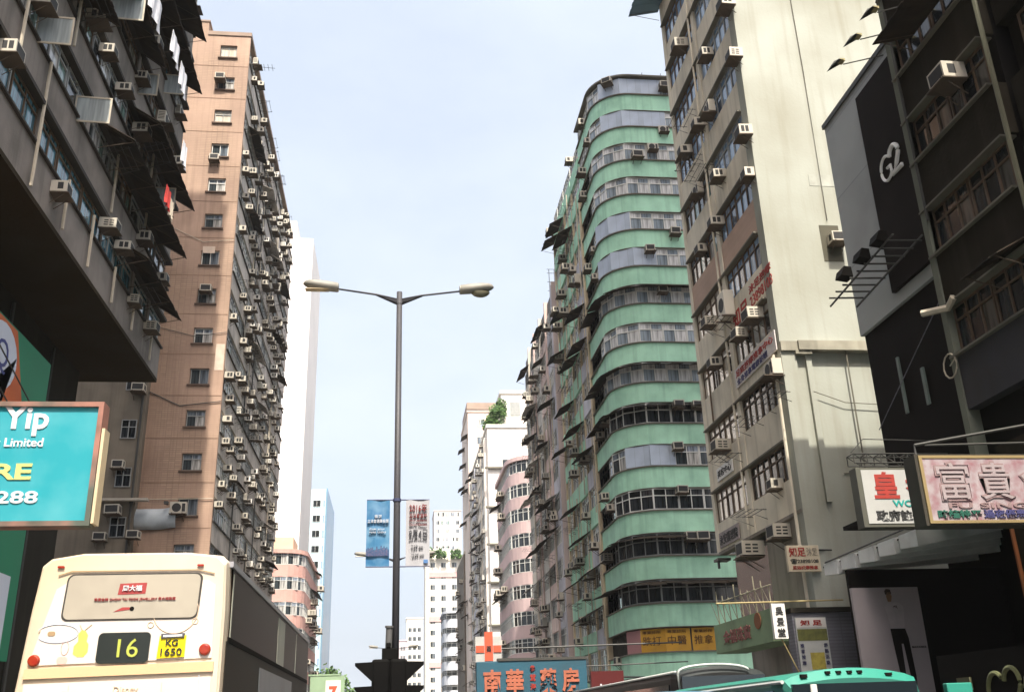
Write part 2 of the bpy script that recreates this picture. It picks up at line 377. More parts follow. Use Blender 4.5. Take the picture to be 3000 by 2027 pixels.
for (ka, ya, yb, dd) in ((0, 33.0, 38.9, 1.05), (1, 29.5, 38.6, 1.1), (2, 32.5, 39.4, 1.05), (2, 19.5, 27.2, 0.95), (3, 27, 33, 0.9), (4, 30.5, 38.4, 1.1), (5, 24, 38.2, 1.1), (3, 20, 25.5, 0.9), (6, 28, 38.5, 1.0), (7, 26, 38, 1.0)):
    awning(n_b, XN, ya, Z0 + PIT * ka + 2.72, R_E, yb - ya, dd + .1, 0.75, M_AWN)
for (y, z0, z1) in ((24.6, 16.2, 20.3), (27.3, 16.3, 18.0), (29.9, 16.3, 18.2), (32.8, 16.3, 17.7), (35.6, 16.4, 17.6), (31.5, 19.2, 22), (35.8, 21, 25), (22.5, 19, 24), (26.0, 22, 26), (38.6, 16.3, 17.6)):
    pipe(n_b, [(XN + 0.12, y, z0), (XN + 0.12, y, z1)], 0.05); 
for y in (14, 19, 23, 27.5, 31.8, 36):
    pipe(n_b, [(-12.92, y, 3), (-12.92, y, Z0 - .4)], 0.07, M_STEEL)
# casement sashes standing open
for (y, z, wd, hh, _) in ((28.9, 25.5, 1.25, 1.1, M_TEALGLASS), (23.7, 20.3, 1.0, .95, M_GLASS), (27.4, 20.2, 1.1, .95, M_GLASS), (36.6, 27.9, .9, 1.0, M_TEALGLASS), (37.2, 22.6, .9, 1.0, M_TEALGLASS), (33.2, 25.4, .8, 1.0, M_GLASS)):
    b = MB(); b.box(0, .04, -.02, .02, 0, hh); b.box(wd - .05, wd, -.02, .02, 0, hh); b.box(.04, wd - .05, -.02, .02, 0, .05); b.box(.04, wd - .05, -.02, .02, hh - .05, hh)
    s_ = build(b, 'open_sash', M_PIPE, n_b, loc=tuple(Vector((XN - .1, y, z)) - Vector((-16, 20, 0))), rz=rad(4))
    b = MB(); b.add([(.04, 0, .05), (wd - .05, 0, .05), (wd - .05, 0, hh - .05), (.04, 0, hh - .05)], [(0, 1, 2, 3)]); build(b, 'pane', M_SASH, s_, loc=(0, 0, 0.0001))
for (y, z) in ((30, 21.0), (36, 18.4), (34, 23.8), (25, 23.7)): part_at(n_b, 'drying_rack', RACK, XN, y, z, R_E)
nac = [(23.2, 21.1), (21.8, 18.3), (27.2, 23.85), (28.7, 23.75), (30.8, 23.7), (33.4, 23.65), (33.4, 27.8), (32.8, 25.7), (26.5, 17.0), (31.1, 18.3), (33.0, 18.45), (35.3, 17.35), (37.9, 17.3), (35.5, 20.1), (38.9, 19.95), (37.6, 22.6), (38.9, 25.6), (36.2, 26.0), (38.9, 28.3), (38.8, 34.3), (36.9, 33.6), (38.2, 31.0), (35, 30.6)]
rows = {}
for y, z in nac: rows.setdefault(int((z - Z0 + .6) / PIT), []).append((y, z))
for k, lst in rows.items():
    lst.sort()
    for i, (y, z) in enumerate(lst):
        pos = 'alone' if len(lst) == 1 else ('nearest camera' if i == 0 else ('nearest brown tower' if i == len(lst) - 1 else f'{ORD[i]} from camera'))
        ac(XN + 0.02, y, z, R_E, f"air conditioner on dark jutting block, {ORD[k]} floor above soffit, {pos}", 'air conditioners on the dark left block', sc=.88)
for (y, z, w_, h_, mi, lab) in ((32.6, 28.1, 1.3, 1.0, 0, 'white sheet drying high on the dark left block, left of another white sheet'), (34.3, 27.9, 1.2, 1.1, 0, 'white shirt hanging beside the brown tower edge, right of a white sheet'), (29.2, 27.6, 1.6, 1.2, 0, 'white bedding hanging at the very top of the dark left block'), (34.2, 22.0, .8, .8, 1, 'red shirt hanging under a dark awning of the left block'), (34.95, 21.85, .55, .8, 3, 'cream shirt hanging next to the red shirt'), (36.0, 25.2, .8, 1.0, 0, 'small white towel drying just below the white sheets')):
    cloth(XN + 1.2, y, z, R_E, w_, h_, CL[mi], lab)
# advertising panel under the overhang
ad = thing('advertising_panel', 'tall green and orange advertising panel with a white bubble, above the turquoise signboard', 'advertisement', (-11.9, 26, 0))
XA = -11.5
g = MB(); g.box(XA - 0.25, XA, 20, 32.0, 4.2, 13.65); build(g, 'panel', mat('ad_green', (0.012, 0.20, 0.10), 0.6, 0.2, 0.5), ad)
g = MB(); g.prism([(20, 7), (20, 13.6), (28.9, 13.6), (30.2, 11.4), (28.4, 9)][::1], 0, 0.004)
g.v = [(XA + 0.002 + z, x, y) for x, y, z in g.v]; build(g, 'orange_field', mat('ad_orange', (0.55, 0.12, 0.03), 0.6, 0.15, 0.5), ad)
g = MB(); pts = [(28.0 + 1.2 * math.cos(a) , 12.5 + 1.0 * math.sin(a)) for a in [i * math.pi / 10 for i in range(22)]]; pts[13:14] = [(28.4, 11.4), (28.3, 10.6)]
g.prism(pts, 0.006, 0.01); g.v = [(XA + z, x, y) for x, y, z in g.v]; build(g, 'speech_bubble', mat('ad_pale', (0.62, 0.66, 0.75), 0.6, 0.1), ad)
text('Q', ad, mat('ad_navy', (0.05, 0.06, 0.22), 0.6, 0), XA + 0.012, 12.0, 27.6, h=1.0, facing=R_E, bold=-0.005)
g = MB(); g.box(XA + .002, XA + .006, 29.2, 31.9, 9.0, 11.0); g.v = [(x, y, z if y < 30 else z - (z - 9.0) * .8) for x, y, z in g.v]; build(g, 'pale_triangle', MATS['ad_pale'], ad)
g = MB(); g.box(XA + .002, XA + .006, 27.4, 31.3, 4.3, 6.6); build(g, 'white_field', MATS['ad_pale'], ad)
for zz in (11.9, 10.9): pipe(ad, [(XA + .15, 26, zz + 1.1), (XA + .15, 32, zz - .6)], .025, M_STEEL, 'cable')

# ---- turquoise sign board
ts = thing('signboard', 'turquoise signboard with white and yellow lettering at the left edge', 'sign', (-8.0, 20.1, 6))
g = MB(); g.box(-9.6, -6.1, 20.0, 20.3, 6.0, 8.36); build(g, 'face', mat('sign_turquoise', (0.022, 0.30, 0.36), 0.45, 0.25, 1.2, grime=(0.25, 0.55, 0.6)), ts)
fr = mat('sign_frame_brown', (0.36, 0.17, 0.13), 0.7, 0.5, 1.5, c2=(0.10, 0.12, 0.10))
g = MB(); g.box(-9.7, -6.0, 19.93, 20.35, 8.36, 8.46); g.box(-9.7, -6.0, 19.93, 20.35, 5.9, 6.0); g.box(-6.1, -6.0, 19.93, 20.35, 6.0, 8.36); build(g, 'frame', fr, ts)
g = MB(); g.box(-5.99, -5.93, 19.96, 20.32, 5.95, 7.9); build(g, 'edge_strip', mat('sign_edge_cream', (0.60, 0.50, 0.33), 0.6, 0.2), ts)
sw = mat('sign_white', (0.66, 0.66, 0.68), 0.5, 0); sy = mat('sign_yellow', (0.55, 0.55, 0.20), 0.5, 0)
text('n Yip', ts, sw, -8.42, 7.74, 19.99, w=1.36, bold=.025); text('y Limited', ts, sw, -8.06, 7.46, 19.99, w=.95, bold=.012)
text('RE', ts, sy, -7.97, 6.84, 19.99, w=.72, h=.33, bold=.03); text('0288', ts, sw, -8.12, 6.36, 19.99, w=1.06, h=.25, bold=.02)
g = MB()
for zz in (8.1, 6.3): g.tube([(-9.6, 20.15, zz), (-13.0, 20.15, zz)], .05)
g.tube([(-9.7, 20.15, 8.3), (-13, 20.15, 10.5)], .03); build(g, 'bracket', M_STEEL, ts)

# ================================================================== LEFT: brown tiled tower
o_b = thing('tower_block', 'tall brown tiled tower with one window column and a street side crowded with air conditioners', 'building', (-16, 60, 0))
M_TILE = mat('brown_tile', (0.37, 0.25, 0.175), 0.65, 0.5, 0.5, 0.45, tile=(0.36, 0.14, 0.02, 0.6), c2=(0.46, 0.31, 0.225), grime=(0.12, 0.07, 0.05))
ZT = 50.0
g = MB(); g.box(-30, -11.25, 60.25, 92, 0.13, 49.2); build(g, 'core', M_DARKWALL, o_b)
zc = [48.3 - 2.79 * i for i in range(17)]
wo = Windows(o_b, 98)
g = MB(); g.box(-15.4, -13.08, 60, 60.25, 0.13, ZT - .3); g.box(-11.9, -11.0, 60, 60.25, 0.13, ZT - .3)
prev = ZT - .3
for z in zc:
    g.box(-13.08, -11.9, 60, 60.25, z + .54, prev); prev = z - .54
g.box(-13.08, -11.9, 60, 60.25, 0.13, prev)
g.box(-15.4, -14.05, 60, 62.5, ZT - .3, 50.85)
build(g, 'end_wall', M_TILE, o_b)
g = MB(); g.box(-11.6, -11.05, 59.985, 59.998, 23.6, 25.4); g.box(-13.0, -12.2, 59.985, 59.998, 31.9, 32.4); build(g, 'render_patch', mat('pale_patch', (.60, .48, .38), .8, .3, 2), o_b)
g = MB()
for z in zc: g.box(-15.38, -11.02, 59.988, 59.999, z - 1.32, z - 1.27)
build(g, 'floor_joint', mat('floor_joint_brown', (.25, .16, .11), .9, .3), o_b)
g = MB(); g.box(-14.05, -10.93, 59.93, 92, ZT - .3, ZT + .02); build(g, 'coping', mat('coping_stone', (0.33, 0.25, 0.2), .9, .3), o_b)
g = MB(); g.box(-15.5, -13.98, 59.94, 62.6, 50.85, 51.0); build(g, 'stair_coping', mat('coping_stone', (0.33, 0.25, 0.2)), o_b)
for i, z in enumerate(zc):
    kind = rng.random()
    gm = (M_PALEGLASS if i in (0, 2) else M_GLASS)
    wo.put(-13.05, 60.2, z - .52, R_S, 1.12, 1.04, 2, 0.68 if i % 3 else 0, M_WFRAME if i in (3, 4, 6, 8) else M_GFRAME, gm)
    g = MB(); g.box(-13.2, -11.8, 59.88, 59.998, z - .64, z - .545); build(g, 'window_sill', mat('sill_dark', (0.12, 0.08, 0.06), .9, .3), o_b)
# street side: spandrels, piers, windows
XO = -11.0
zf = [49.0 - 2.79 * (i + 1) for i in range(17)]
M_SPO = mat('weathered_grey_render', (0.56, 0.50, 0.44), .9, .5, .6, .45)
for i, z in enumerate(zf):
    g = MB(); g.box(XO - .24, XO, 60.26, 92, z, z + 1.25); build(g, 'spandrel', M_SPO, o_b)
    g = MB(); g.box(XO - .24, XO + .1, 60.26, 92, z + 1.25, z + 1.32); build(g, 'sill', mat('dark_sill', (.1, .09, .08)), o_b)
pend = []
for i, z in enumerate(zf):
    y = 60.5
    while y < 91:
        wl = rng.choice((1.4, 1.8, 2.2)); pend.append((y, z, wl)); y += wl + rng.choice((.1, .1, .5))
pend.sort(key=lambda q: q[0])
for y, z, wl in pend: wo.put(XO - .16, y, z + 1.33, R_E, wl, 1.42, 3, .72, M_GFRAME if rng.random() < .5 else M_WFRAME, M_GLASS)
wo.done()
for i in range(26):
    z = rng.choice(zf); y = rng.uniform(61, 88); pipe(o_b, [(XO + .13, y, z - 2), (XO + .13, y, z + rng.uniform(2, 6))], .05, M_PIPE if rng.random() < .6 else M_STEEL)
for i in range(60):
    part_at(o_b, 'drying_rack', RACK, XO, rng.uniform(61, 88), rng.choice(zf) + rng.uniform(.9, 1.5), R_E)
for i in range(22):
    awning(o_b, XO, rng.uniform(61.5, 86), rng.choice(zf) + 2.74, R_E, rng.uniform(1.8, 4.5), rng.uniform(.6, 1.0), rng.uniform(.3, .7), M_AWN if rng.random() < .8 else M_SPO)
for i in range(118):
    z = rng.choice(zf); y = 60.6 + 27 * rng.random() ** 1.4
    ac(XO + .02, y, z + rng.choice((.75, .85, 2.2)), R_E, 'cream air conditioner on the street side of the brown tower, among many alike', 'air conditioners on the street side of the brown tower', False, sc=.88)
pipe(o_b, [(-15.3, 59.95, 26.5), (-13, 59.95, 25.9), (-11, 59.93, 26.2)], .02, M_STEEL, 'cable'); pipe(o_b, [(-15.4, 59.95, 22.1), (-13.5, 59.95, 21.2), (-11, 59.93, 21.5)], .03, M_STEEL, 'cable')
pipe(o_b, [(-17, 59.95, 15.25), (-11, 59.9, 15.3)], .025, M_PIPE, 'cable'); pipe(o_b, [(-15.2, 59.95, 33.8), (-13, 59.95, 32.7), (-11, 59.92, 32.9)], .02, M_PIPE, 'cable')
b = MB(); b.tube([(-11, 62, 48.6), (-9.4, 62, 48.5)], .02, 4)
for q in (.5, .8, 1.1, 1.4): b.tube([(-11 + q, 61.6, 48.55), (-11 + q, 62.4, 48.55)], .015, 4)
build(b, 'antenna', M_STEEL, o_b)
ac_crowd('crowd of small air conditioners on the farther half of the brown tower street side', [(XO - .02, rng.uniform(66, 91), rng.choice(zf) + rng.choice((.75, .85, 1.5, 2.2)), 1, rng.uniform(.75, .95)) for i in range(230)])
for (zz, lab, xx) in ((zc[3] - 1.0, 'white outdoor unit under the fourth window from the top of the brown end wall', -12.75), (zc[1] + .1, 'small air conditioner filling half the second window from the top of the brown wall', -12.85), (zc[7] + .2, 'air conditioner in the eighth window from the top of the brown end wall', -12.5), (zc[12] - .45, 'grey air conditioner in the lowest visible window of the brown end wall', -12.95)):
    ac(xx, 60.02, zz, R_S, lab, 'air conditioners on the brown end wall', sc=1.1)
# shaded annex left of the end wall
ax = thing('annex_building', 'narrow dark annex wall with small windows, left of the brown end wall', 'building', (-17, 59.6, 0))
g = MB(); g.box(-24, -15.42, 59.4, 70, .13, 31.5); build(g, 'wall', mat('annex_render', (.20, .17, .13), .9, .5, .6, .5), ax)
wa = Windows(ax)
for zz in (29.0, 25.9, 22.0, 18.9, 15.9, 12.9): wa.put(-16.7, 59.38, zz, R_S, .9, 1.2, 2, .6, M_GFRAME, M_DARKGLASS)
g = MB(); g.box(-18, -14.6, 58.9, 59.38, 15.0, 15.14); build(g, 'ledge', mat('annex_ledge', (.4, .36, .3), .9, .3), ax)
pipe(ax, [(-15.6, 59.3, 3), (-15.6, 59.3, 31)], .07, M_STEEL)
for (xx, zz, lab) in ((-16.55, 17.0, 'small air conditioner in a cage on the dark annex, above the ledge'), (-16.5, 14.2, 'air conditioner tucked under the ledge of the dark annex'), (-17.1, 12.7, 'outdoor unit below the ledge at the left of the dark annex'), (-15.2, 12.8, 'pale outdoor unit on the dark annex, right of the lowest window'), (-15.85, 21.8, 'boxy air conditioner on the dark annex beside a small lit window')):
    ac(xx, 59.38, zz, R_S, lab, 'air conditioners on the dark annex', sc=1.15)
tp = thing('tarpaulin', 'pale blue tarpaulin slung on the brown wall above the bus', 'tarpaulin', (-15, 59.3, 14))
b = MB(); v = []; f = []
for j in range(5):
    for i in range(13): v.append((-16.4 + i * .28 + .25 * j / 4 * (1 - i / 12), 59.85 - .28 * math.sin(j / 4 * 3.1) - .05 * math.sin(i * 1.3), 14.75 - j * .3 - .1 * math.sin(i / 12 * 3.14) * (1 if j < 1 else 1.4)))
for j in range(4):
    for i in range(12): f.append((j * 13 + i, j * 13 + i + 1, (j + 1) * 13 + i + 1, (j + 1) * 13 + i))
b.add(v, f); o = build(b, 'sheet', mat('tarp_blue', (.42, .46, .48), .7, .3, 2), tp, smooth=True); sm = o.modifiers.new('t', 'SOLIDIFY'); sm.thickness = .02
for xx in (-15.6, -13.6):
    b = MB(); b.tube([(xx, 59.7, 14.9), (xx, 59.4, 14.95)], .06); b.box(xx - .12, xx + .12, 59.25, 59.5, 14.86, 15.02); build(b, 'clamp', M_STEEL, tp)

# ================================================================== LEFT: far buildings
def far_windows(parent, W, x0, x1, y, z0, z1, nx, pitch, w, h, fm=None, gm=None, cols=2):
    zz = z0
    while zz < z1 - h:
        for i in range(nx): W.put(x0 + (i + .5) * (x1 - x0) / nx - w / 2, y - .02, zz, R_S, w, h, cols, 0, fm, gm)
        zz += pitch
wt = thing('tower_block', 'blank white concrete tower rising behind the brown tower', 'building', (-20, 150, 0))
M_WT = mat('white_tower_render', (.74, .71, .68), .8, .12, .15, .08)
g = MB(); g.box(-40, -14.4, 150, 167.5, 0, 80); build(g, 'wall', M_WT, wt, bevel=.1)
g = MB(); g.box(-24, -17.2, 150.02, 160, 80, 83.0); g.box(-23.8, -17.4, 150.2, 150.4, 83.0, 83.4); build(g, 'roof_parapet', M_WT, wt)
g = MB()
for z in range(8, 80, 6): g.box(-40.02, -14.38, 149.985, 150.1, z, z + .06)
build(g, 'joint_line', mat('joint', (.55, .53, .5)), wt)
gt = thing('tower_block', 'slim pale blue glass tower with a column of dark windows, far down the left side', 'building', (-18, 220, 0))
M_GT = mat('pale_blue_cladding', (.46, .62, .66), .4, .1, .2); M_GTS = mat('blue_curtain_wall', (.16, .30, .42), .25, .15, .15, spec=.6)
g = MB(); g.box(-32, -15.6, 220, 250, 0, 52.8); build(g, 'wall', M_GT, gt)
g = MB(); g.box(-15.62, -15.4, 221.5, 249, 0, 53.4); build(g, 'glass_side', M_GTS, gt)
W_ = Windows(gt, 60); zz = 8
while zz < 50: W_.put(-18.4, 219.96, zz, R_S, 1.7, 1.5, 2, 0, M_WFRAME, M_DARKGLASS); W_.put(-16.2, 219.96, zz, R_S, .5, 1.5, 1, 0, M_WFRAME, M_SKYGLASS); zz += 3.4
W_.done()
def round_corner(cx, cy, rx, ry, n, y_side, x_front, side):
    """path: down the street side, round the corner, along the front.  side=+1 building to the right of the street, -1 to its left"""
    P = [(cx - side * rx, y_side)]
    for i in range(n + 1):
        a = math.pi / 2 * i / n
        P.append((cx - side * rx * math.cos(a), cy - ry * math.sin(a)))
    P.append((x_front, cy - ry)); return P
def offset_path(P, d, side):
    out = []
    for i, p in enumerate(P):
        a = Vector(P[max(i - 1, 0)]); b = Vector(P[min(i + 1, len(P) - 1)]); t = (b - a).normalized(); nrm = Vector((t.y, -t.x)) * side
        out.append((p[0] + nrm.x * d, p[1] + nrm.y * d))
    return out
def band(mb, P, d0, d1, z0, z1, side, mi=0):
    A = offset_path(P, d0, side); B = offset_path(P, d1, side); n = len(P)
    v = [(x, y, z0) for x, y in A] + [(x, y, z0) for x, y in B] + [(x, y, z1) for x, y in A] + [(x, y, z1) for x, y in B]
    f = []
    for i in range(n - 1):
        f += [(i, i + 1, n + i + 1, n + i), (2 * n + i, 3 * n + i, 3 * n + i + 1, 2 * n + i + 1), (n + i, n + i + 1, 3 * n + i + 1, 3 * n + i), (i, 2 * n + i, 2 * n + i + 1, i + 1)]
    f += [(0, n, 3 * n, 2 * n), (n - 1, 3 * n - 1, 4 * n - 1, 2 * n - 1)]
    mb.add(v, f, mi)
def walk(P, step):
    """points along a path at equal steps: (x, y, angle of direction)"""
    out = []; rem = step / 2
    for a, b in zip(P, P[1:]):
        a, b = Vector(a), Vector(b); L = (b - a).length; d = (b - a).normalized()
        while rem <= L: q = a + d * rem; out.append((q.x, q.y, math.atan2(d.y, d.x))); rem += step
        rem -= L
    return out
def curved_block(label, P, side, zs, sp_h, top, m_sp, m_wall, base, wstep, cap=60, ncol=2, fm=None, gm=None, roof=.5, core_y=None, name='apartment_block'):
    t = thing(name, label, 'building', base)
    g = MB(); band(g, P, -3.0 if not core_y else -core_y, -.18, 0.13, top, side); build(g, 'wall', m_wall, t)
    W = Windows(t, cap)
    for z in zs:
        g = MB(); band(g, P, -.19, 0, z, z + sp_h, side); build(g, 'spandrel', m_sp, t)
    wh = abs(zs[0] - zs[1]) - sp_h
    for z in zs:
        for x, y, a in walk(P, wstep):
            w = wstep - .04
            # window built facing -Y with x along the wall: for side=+1 the path runs so that outward is to its right
            if side > 0: W.put(x - math.cos(a) * w / 2 - math.sin(a) * .1, y - math.sin(a) * w / 2 + math.cos(a) * .1, z + sp_h + .01, a, w, wh - .03, ncol, .7, fm, gm)
            else: W.put(x + math.cos(a) * w / 2 + math.sin(a) * .1, y + math.sin(a) * w / 2 - math.cos(a) * .1, z + sp_h + .01, a + math.pi, w, wh - .03, ncol, .7, fm, gm)
    W.done()
    g = MB(); band(g, P, -3.0, .25, top, top + roof, side); build(g, 'roof_slab', m_sp, t)
    return t
P = round_corner(-13.6, 126, 2.6, 3.2, 6, 146, -22, -1)
pl = curved_block('salmon pink corner block with rounded balconies, far left behind the bus', P, -1, [19.6 - 3.0 * i for i in range(6)], 1.45, 22.4, mat('salmon_render', (.58, .34, .29), .8, .2, .5, .2), mat('pale_render', (.5, .45, .4), .9, .3), (-16, 130, 0), 1.5, 70)
g = MB(); g.box(-22, -12.6, 124, 130, 22.9, 24.6); build(g, 'penthouse', mat('peach_render', (.62, .47, .33), .9, .2), pl)
for i in range(14): ac(-10.98, rng.uniform(128, 145), rng.choice([19.6 - 3.0 * k for k in range(6)]) + rng.choice((1.0, 2.2)), R_E, 'air conditioner on the shaded street side of the salmon pink corner block', 'air conditioners on the salmon pink block', False, sc=1.5)
for i in range(9): awning(pl, -11, rng.uniform(128, 143), rng.choice([19.6 - 3.0 * k for k in range(6)]) + 2.9, R_E, 3, 1.0, .6)

# ================================================================== RIGHT: green building with rounded corner
XG = 13.5
PG = round_corner(15.95, 58.0, 2.45, 2.5, 10, 62.6, 28, 1)
g_b = thing('apartment_block', 'mint green apartment block with a rounded corner and banded floors, centre right', 'building', (18, 60, 0))
M_MINT = mat('mint_green_render', (.42, .72, .53), .8, .45, .8, .4, grime=(.10, .24, .17))
M_INNER = mat('inner_wall_grey', (.16, .16, .16), .9, .3)
M_PANEL = mat('blue_grey_cladding', (.46, .53, .63), .6, .25, .8, tile=(.6, 3.0, .012, .5))
M_LEDGE = mat('ledge_brown', (.16, .15, .12), .9, .4)
M_BEIGE = mat('beige_pilaster', (.62, .50, .33), .85, .35, .8, .3)
g = MB(); band(g, PG, -6.0, -.45, 0.13, 44.2, 1); g.box(18.2, 28, 61, 76, 0.13, 44.1); build(g, 'wall', M_INNER, g_b)
gz = [41.5 - 2.665 * k for k in range(15)]; SH = 1.25; WH = 2.665 - SH
WG = Windows(g_b, 97)
slots = walk(PG, 1.55)
PANELS = {0: (4, 5, 6), 1: (4, 5, 6), 4: (3, 4), 5: (3, 4, 5), 10: (4, 5)}
AWN = {6: (0, 11), 8: (0, 12), 9: (0, 12), 12: (1, 6), 13: (0, 9)}
order = []
for k, z in enumerate(gz):
    g = MB(); band(g, PG, -.46, 0, z, z + SH, 1); build(g, 'spandrel', M_MINT, g_b)
    g = MB(); band(g, PG, -.46, .12, z + SH, z + SH + .07, 1); band(g, PG, -.46, .04, z - .04, z - .004, 1); build(g, 'ledge', M_LEDGE, g_b)
    for i, (x, y, a) in enumerate(slots):
        order.append((i, k, z, x, y, a))
order.sort(key=lambda q: (q[0] in (0, 1, 8, 9, 10, 11), q[1]))
for i, k, z, x, y, a in order:
    w_ = 1.53; zz = z + SH + .1; hh = WH - .16
    ox, oy = x - math.cos(a) * w_ / 2 - math.sin(a) * .14, y - math.sin(a) * w_ / 2 + math.cos(a) * .14
    if i in PANELS.get(k, ()):
        b = MB(); b.box(0, w_ + .02, -.03, .06, 0, hh); part_at(g_b, 'cladding_panel', b.mesh('cladding_panel', [M_PANEL]), ox + math.sin(a) * .09, oy - math.cos(a) * .09, zz, a); continue
    if k == 14: continue
    gm = M_CURT if k < 9 else (M_DARKGLASS if k in (9, 11) and i < 8 else M_GLASS)
    if k in (12, 13): gm = M_DARKGLASS
    WG.put(ox, oy, zz, a, w_, hh, 2, .66, M_GFRAME if k in (12, 13) else M_WFRAME, gm)
WG.done()
for k, (i0, i1) in AWN.items():
    z = gz[k] + 2.60
    sub = [(x, y) for x, y, a in walk(PG, .7)][i0 * 2:i1 * 2 + 2]
    g = MB(); A = offset_path(sub, -.44, 1); n = len(sub); B = offset_path(sub, .75 if k != 13 else 1.0, 1)
    for i in range(n - 1):
        e0, e1 = rng.uniform(0, .1), rng.uniform(0, .1)
        g.hull8([(*A[i], z), (*A[i + 1], z), (*B[i + 1], z - .33 - e1), (*B[i], z - .33 - e1)], [(*A[i], z + .03), (*A[i + 1], z + .03), (*B[i + 1], z - .3 - e1), (*B[i], z - .3 - e1)])
    build(g, 'awning', M_AWN, g_b)
# roof: curved canopy sheet and aerials
g = MB(); band(g, PG, -3, .22, 44.22, 44.34, 1); build(g, 'roof_canopy', M_LEDGE, g_b)
g = MB(); band(g, PG, -2.0, -.6, 44.42, 44.9, 1); build(g, 'roof_parapet', M_AWN, g_b)
b = MB()
for xx in (17.2, 18.6, 20.2): b.tube([(xx, 57.5, 44.4), (xx + .4, 57.5, 46.2)], .025, 4)
b.tube([(17.3, 57.5, 45.9), (20.6, 57.5, 46.0)], .02, 4); b.tube([(19.8, 57.2, 44.8), (20.9, 57.0, 48.6)], .025, 4); b.tube([(18.2, 57.5, 45.4), (20.5, 57.5, 45.5)], .015, 4)
build(b, 'aerial', M_STEEL, g_b)
# street side beyond the pilaster
g = MB(); g.box(XG + .25, 18.2, 62.9, 75.6, .13, 43.9); build(g, 'side_wall', M_INNER, g_b)
M_LILAC = mat('lilac_grey_render', (.56, .56, .62), .85, .4, .6, .4)
piers = [62.6, 66.2, 69.6, 72.6, 75.0]
for y in piers:
    g = MB(); g.box(XG - (.1 if y < 64 else -.02), XG + .5, y, y + (.5 if y < 64 else .3), .13, 38.5 if y < 64 else 41); build(g, 'pilaster', M_BEIGE, g_b)
for bi, (ya, yb) in enumerate(zip(piers, piers[1:])):
    for k, z in enumerate(gz):
        m_ = M_MINT if bi != 0 or k < 3 else M_LILAC
        if bi == 0 and k >= 3: m_ = M_LILAC if k % 2 or k < 9 else M_MINT
        g = MB(); g.box(XG, XG + .3, ya + (.5 if bi == 0 else .3), yb, z - .5, z + .75); build(g, 'spandrel', m_, g_b)
        wl = (yb - ya - .6) / 2
        for j in (0, 1): WG.put(XG + .2, yb - .02 - j * wl, z + .78, R_W, wl - .04, 1.36, 2, .7, M_WFRAME, M_GLASS, rest=True)
WG2 = WG; WG.done()
for bi, k, l in ((0, 5, 2.7), (0, 9, 2.9), (1, 6, 3), (1, 8, 3), (2, 7, 2.8), (0, 12, 2.9), (1, 11, 3), (2, 10, 3), (1, 2, 3), (2, 4, 2.5), (3, 8, 2), (2, 12, 2.6), (0, 6, 2.9), (1, 13, 3), (0, 13, 3), (3, 5, 2.2), (2, 1, 2.6), (3, 1, 2)):
    awning(g_b, XG - .02, piers[bi + 1] - .05, gz[k] + 2.1, R_W, l, 1.1, .7, M_AWN)
for i in range(14): pipe(g_b, [(XG - .1, piers[i % 4] + .7 + .2 * (i // 4), 7 + 2 * i), (XG - .1, piers[i % 4] + .7 + .2 * (i // 4), 13 + 2.2 * i)], .045)
for i in range(16): part_at(g_b, 'drying_rack', RACK, XG, rng.uniform(65, 75), rng.choice(gz) + rng.uniform(.4, .8), R_W)
gac = [(14.98, 56.65, 43.9, 1), (18.34, 55.5, 43.4, 1), (18.23, 55.5, 39.85, 1), (13.94, 58.23, 40.6, 1), (15.95, 56.1, 37.7, 1), (17.3, 55.6, 38.4, 1), (18.21, 55.5, 31.9, 1), (13.7, 59, 32.4, 1), (16.25, 55.9, 30.6, 1), (13.72, 59, 30.3, 1), (16.97, 55.6, 27.7, 1), (13.55, 59.83, 43.1, 0), (13.5, 60.3, 39.3, 0), (13.5, 60.6, 37.5, 0), (13.5, 60.5, 31.7, 0), (17.25, 55.55, 19.95, 1), (18.44, 55.5, 19.93, 1), (17.02, 55.6, 17.3, 1), (16.9, 55.65, 14.65, 1), (13.72, 59, 14.4, 1), (17.1, 55.6, 11.85, 1), (17.8, 55.5, 11.85, 1), (13.72, 58.9, 19.9, 1), (13.5, 60.5, 19.5, 0), (13.5, 60.1, 15.3, 0), (13.5, 60.5, 11.5, 0), (13.6, 59.88, 5.3, 0)]
import bisect
def near_ang(x, y):
    return min(walk(PG, .3), key=lambda q: (q[0] - x) ** 2 + (q[1] - y) ** 2)
gr = {}
for x, y, z, f_ in gac:
    q = near_ang(x, y); k = min(range(15), key=lambda i: abs(gz[i] + 1.9 - z)); gr.setdefault(k, []).append((x, q, z))
for k, lst in gr.items():
    lst.sort()
    for i, (x, q, z) in enumerate(lst):
        pos = '' if len(lst) == 1 else (', at its left end' if i == 0 else (', at its right end' if i == len(lst) - 1 else f', {ORD[i]} from its left'))
        ac(q[0] - math.sin(q[2]) * .1, q[1] + math.cos(q[2]) * .1, z - .2, q[2], f"air conditioner on green rounded front, {'top' if k == 0 else ORD[k]} window band{' from top' if k else ''}{pos}", 'air conditioners on the green rounded front', sc=1.05)
for i in range(30):
    ac(XG, rng.uniform(63.5, 75), rng.choice(gz) + rng.choice((.3, .5, 1.5)), R_W, 'pale air conditioner on the street side of the mint green block, among many alike', 'air conditioners on the street side of the mint green block', False, sc=1.1)
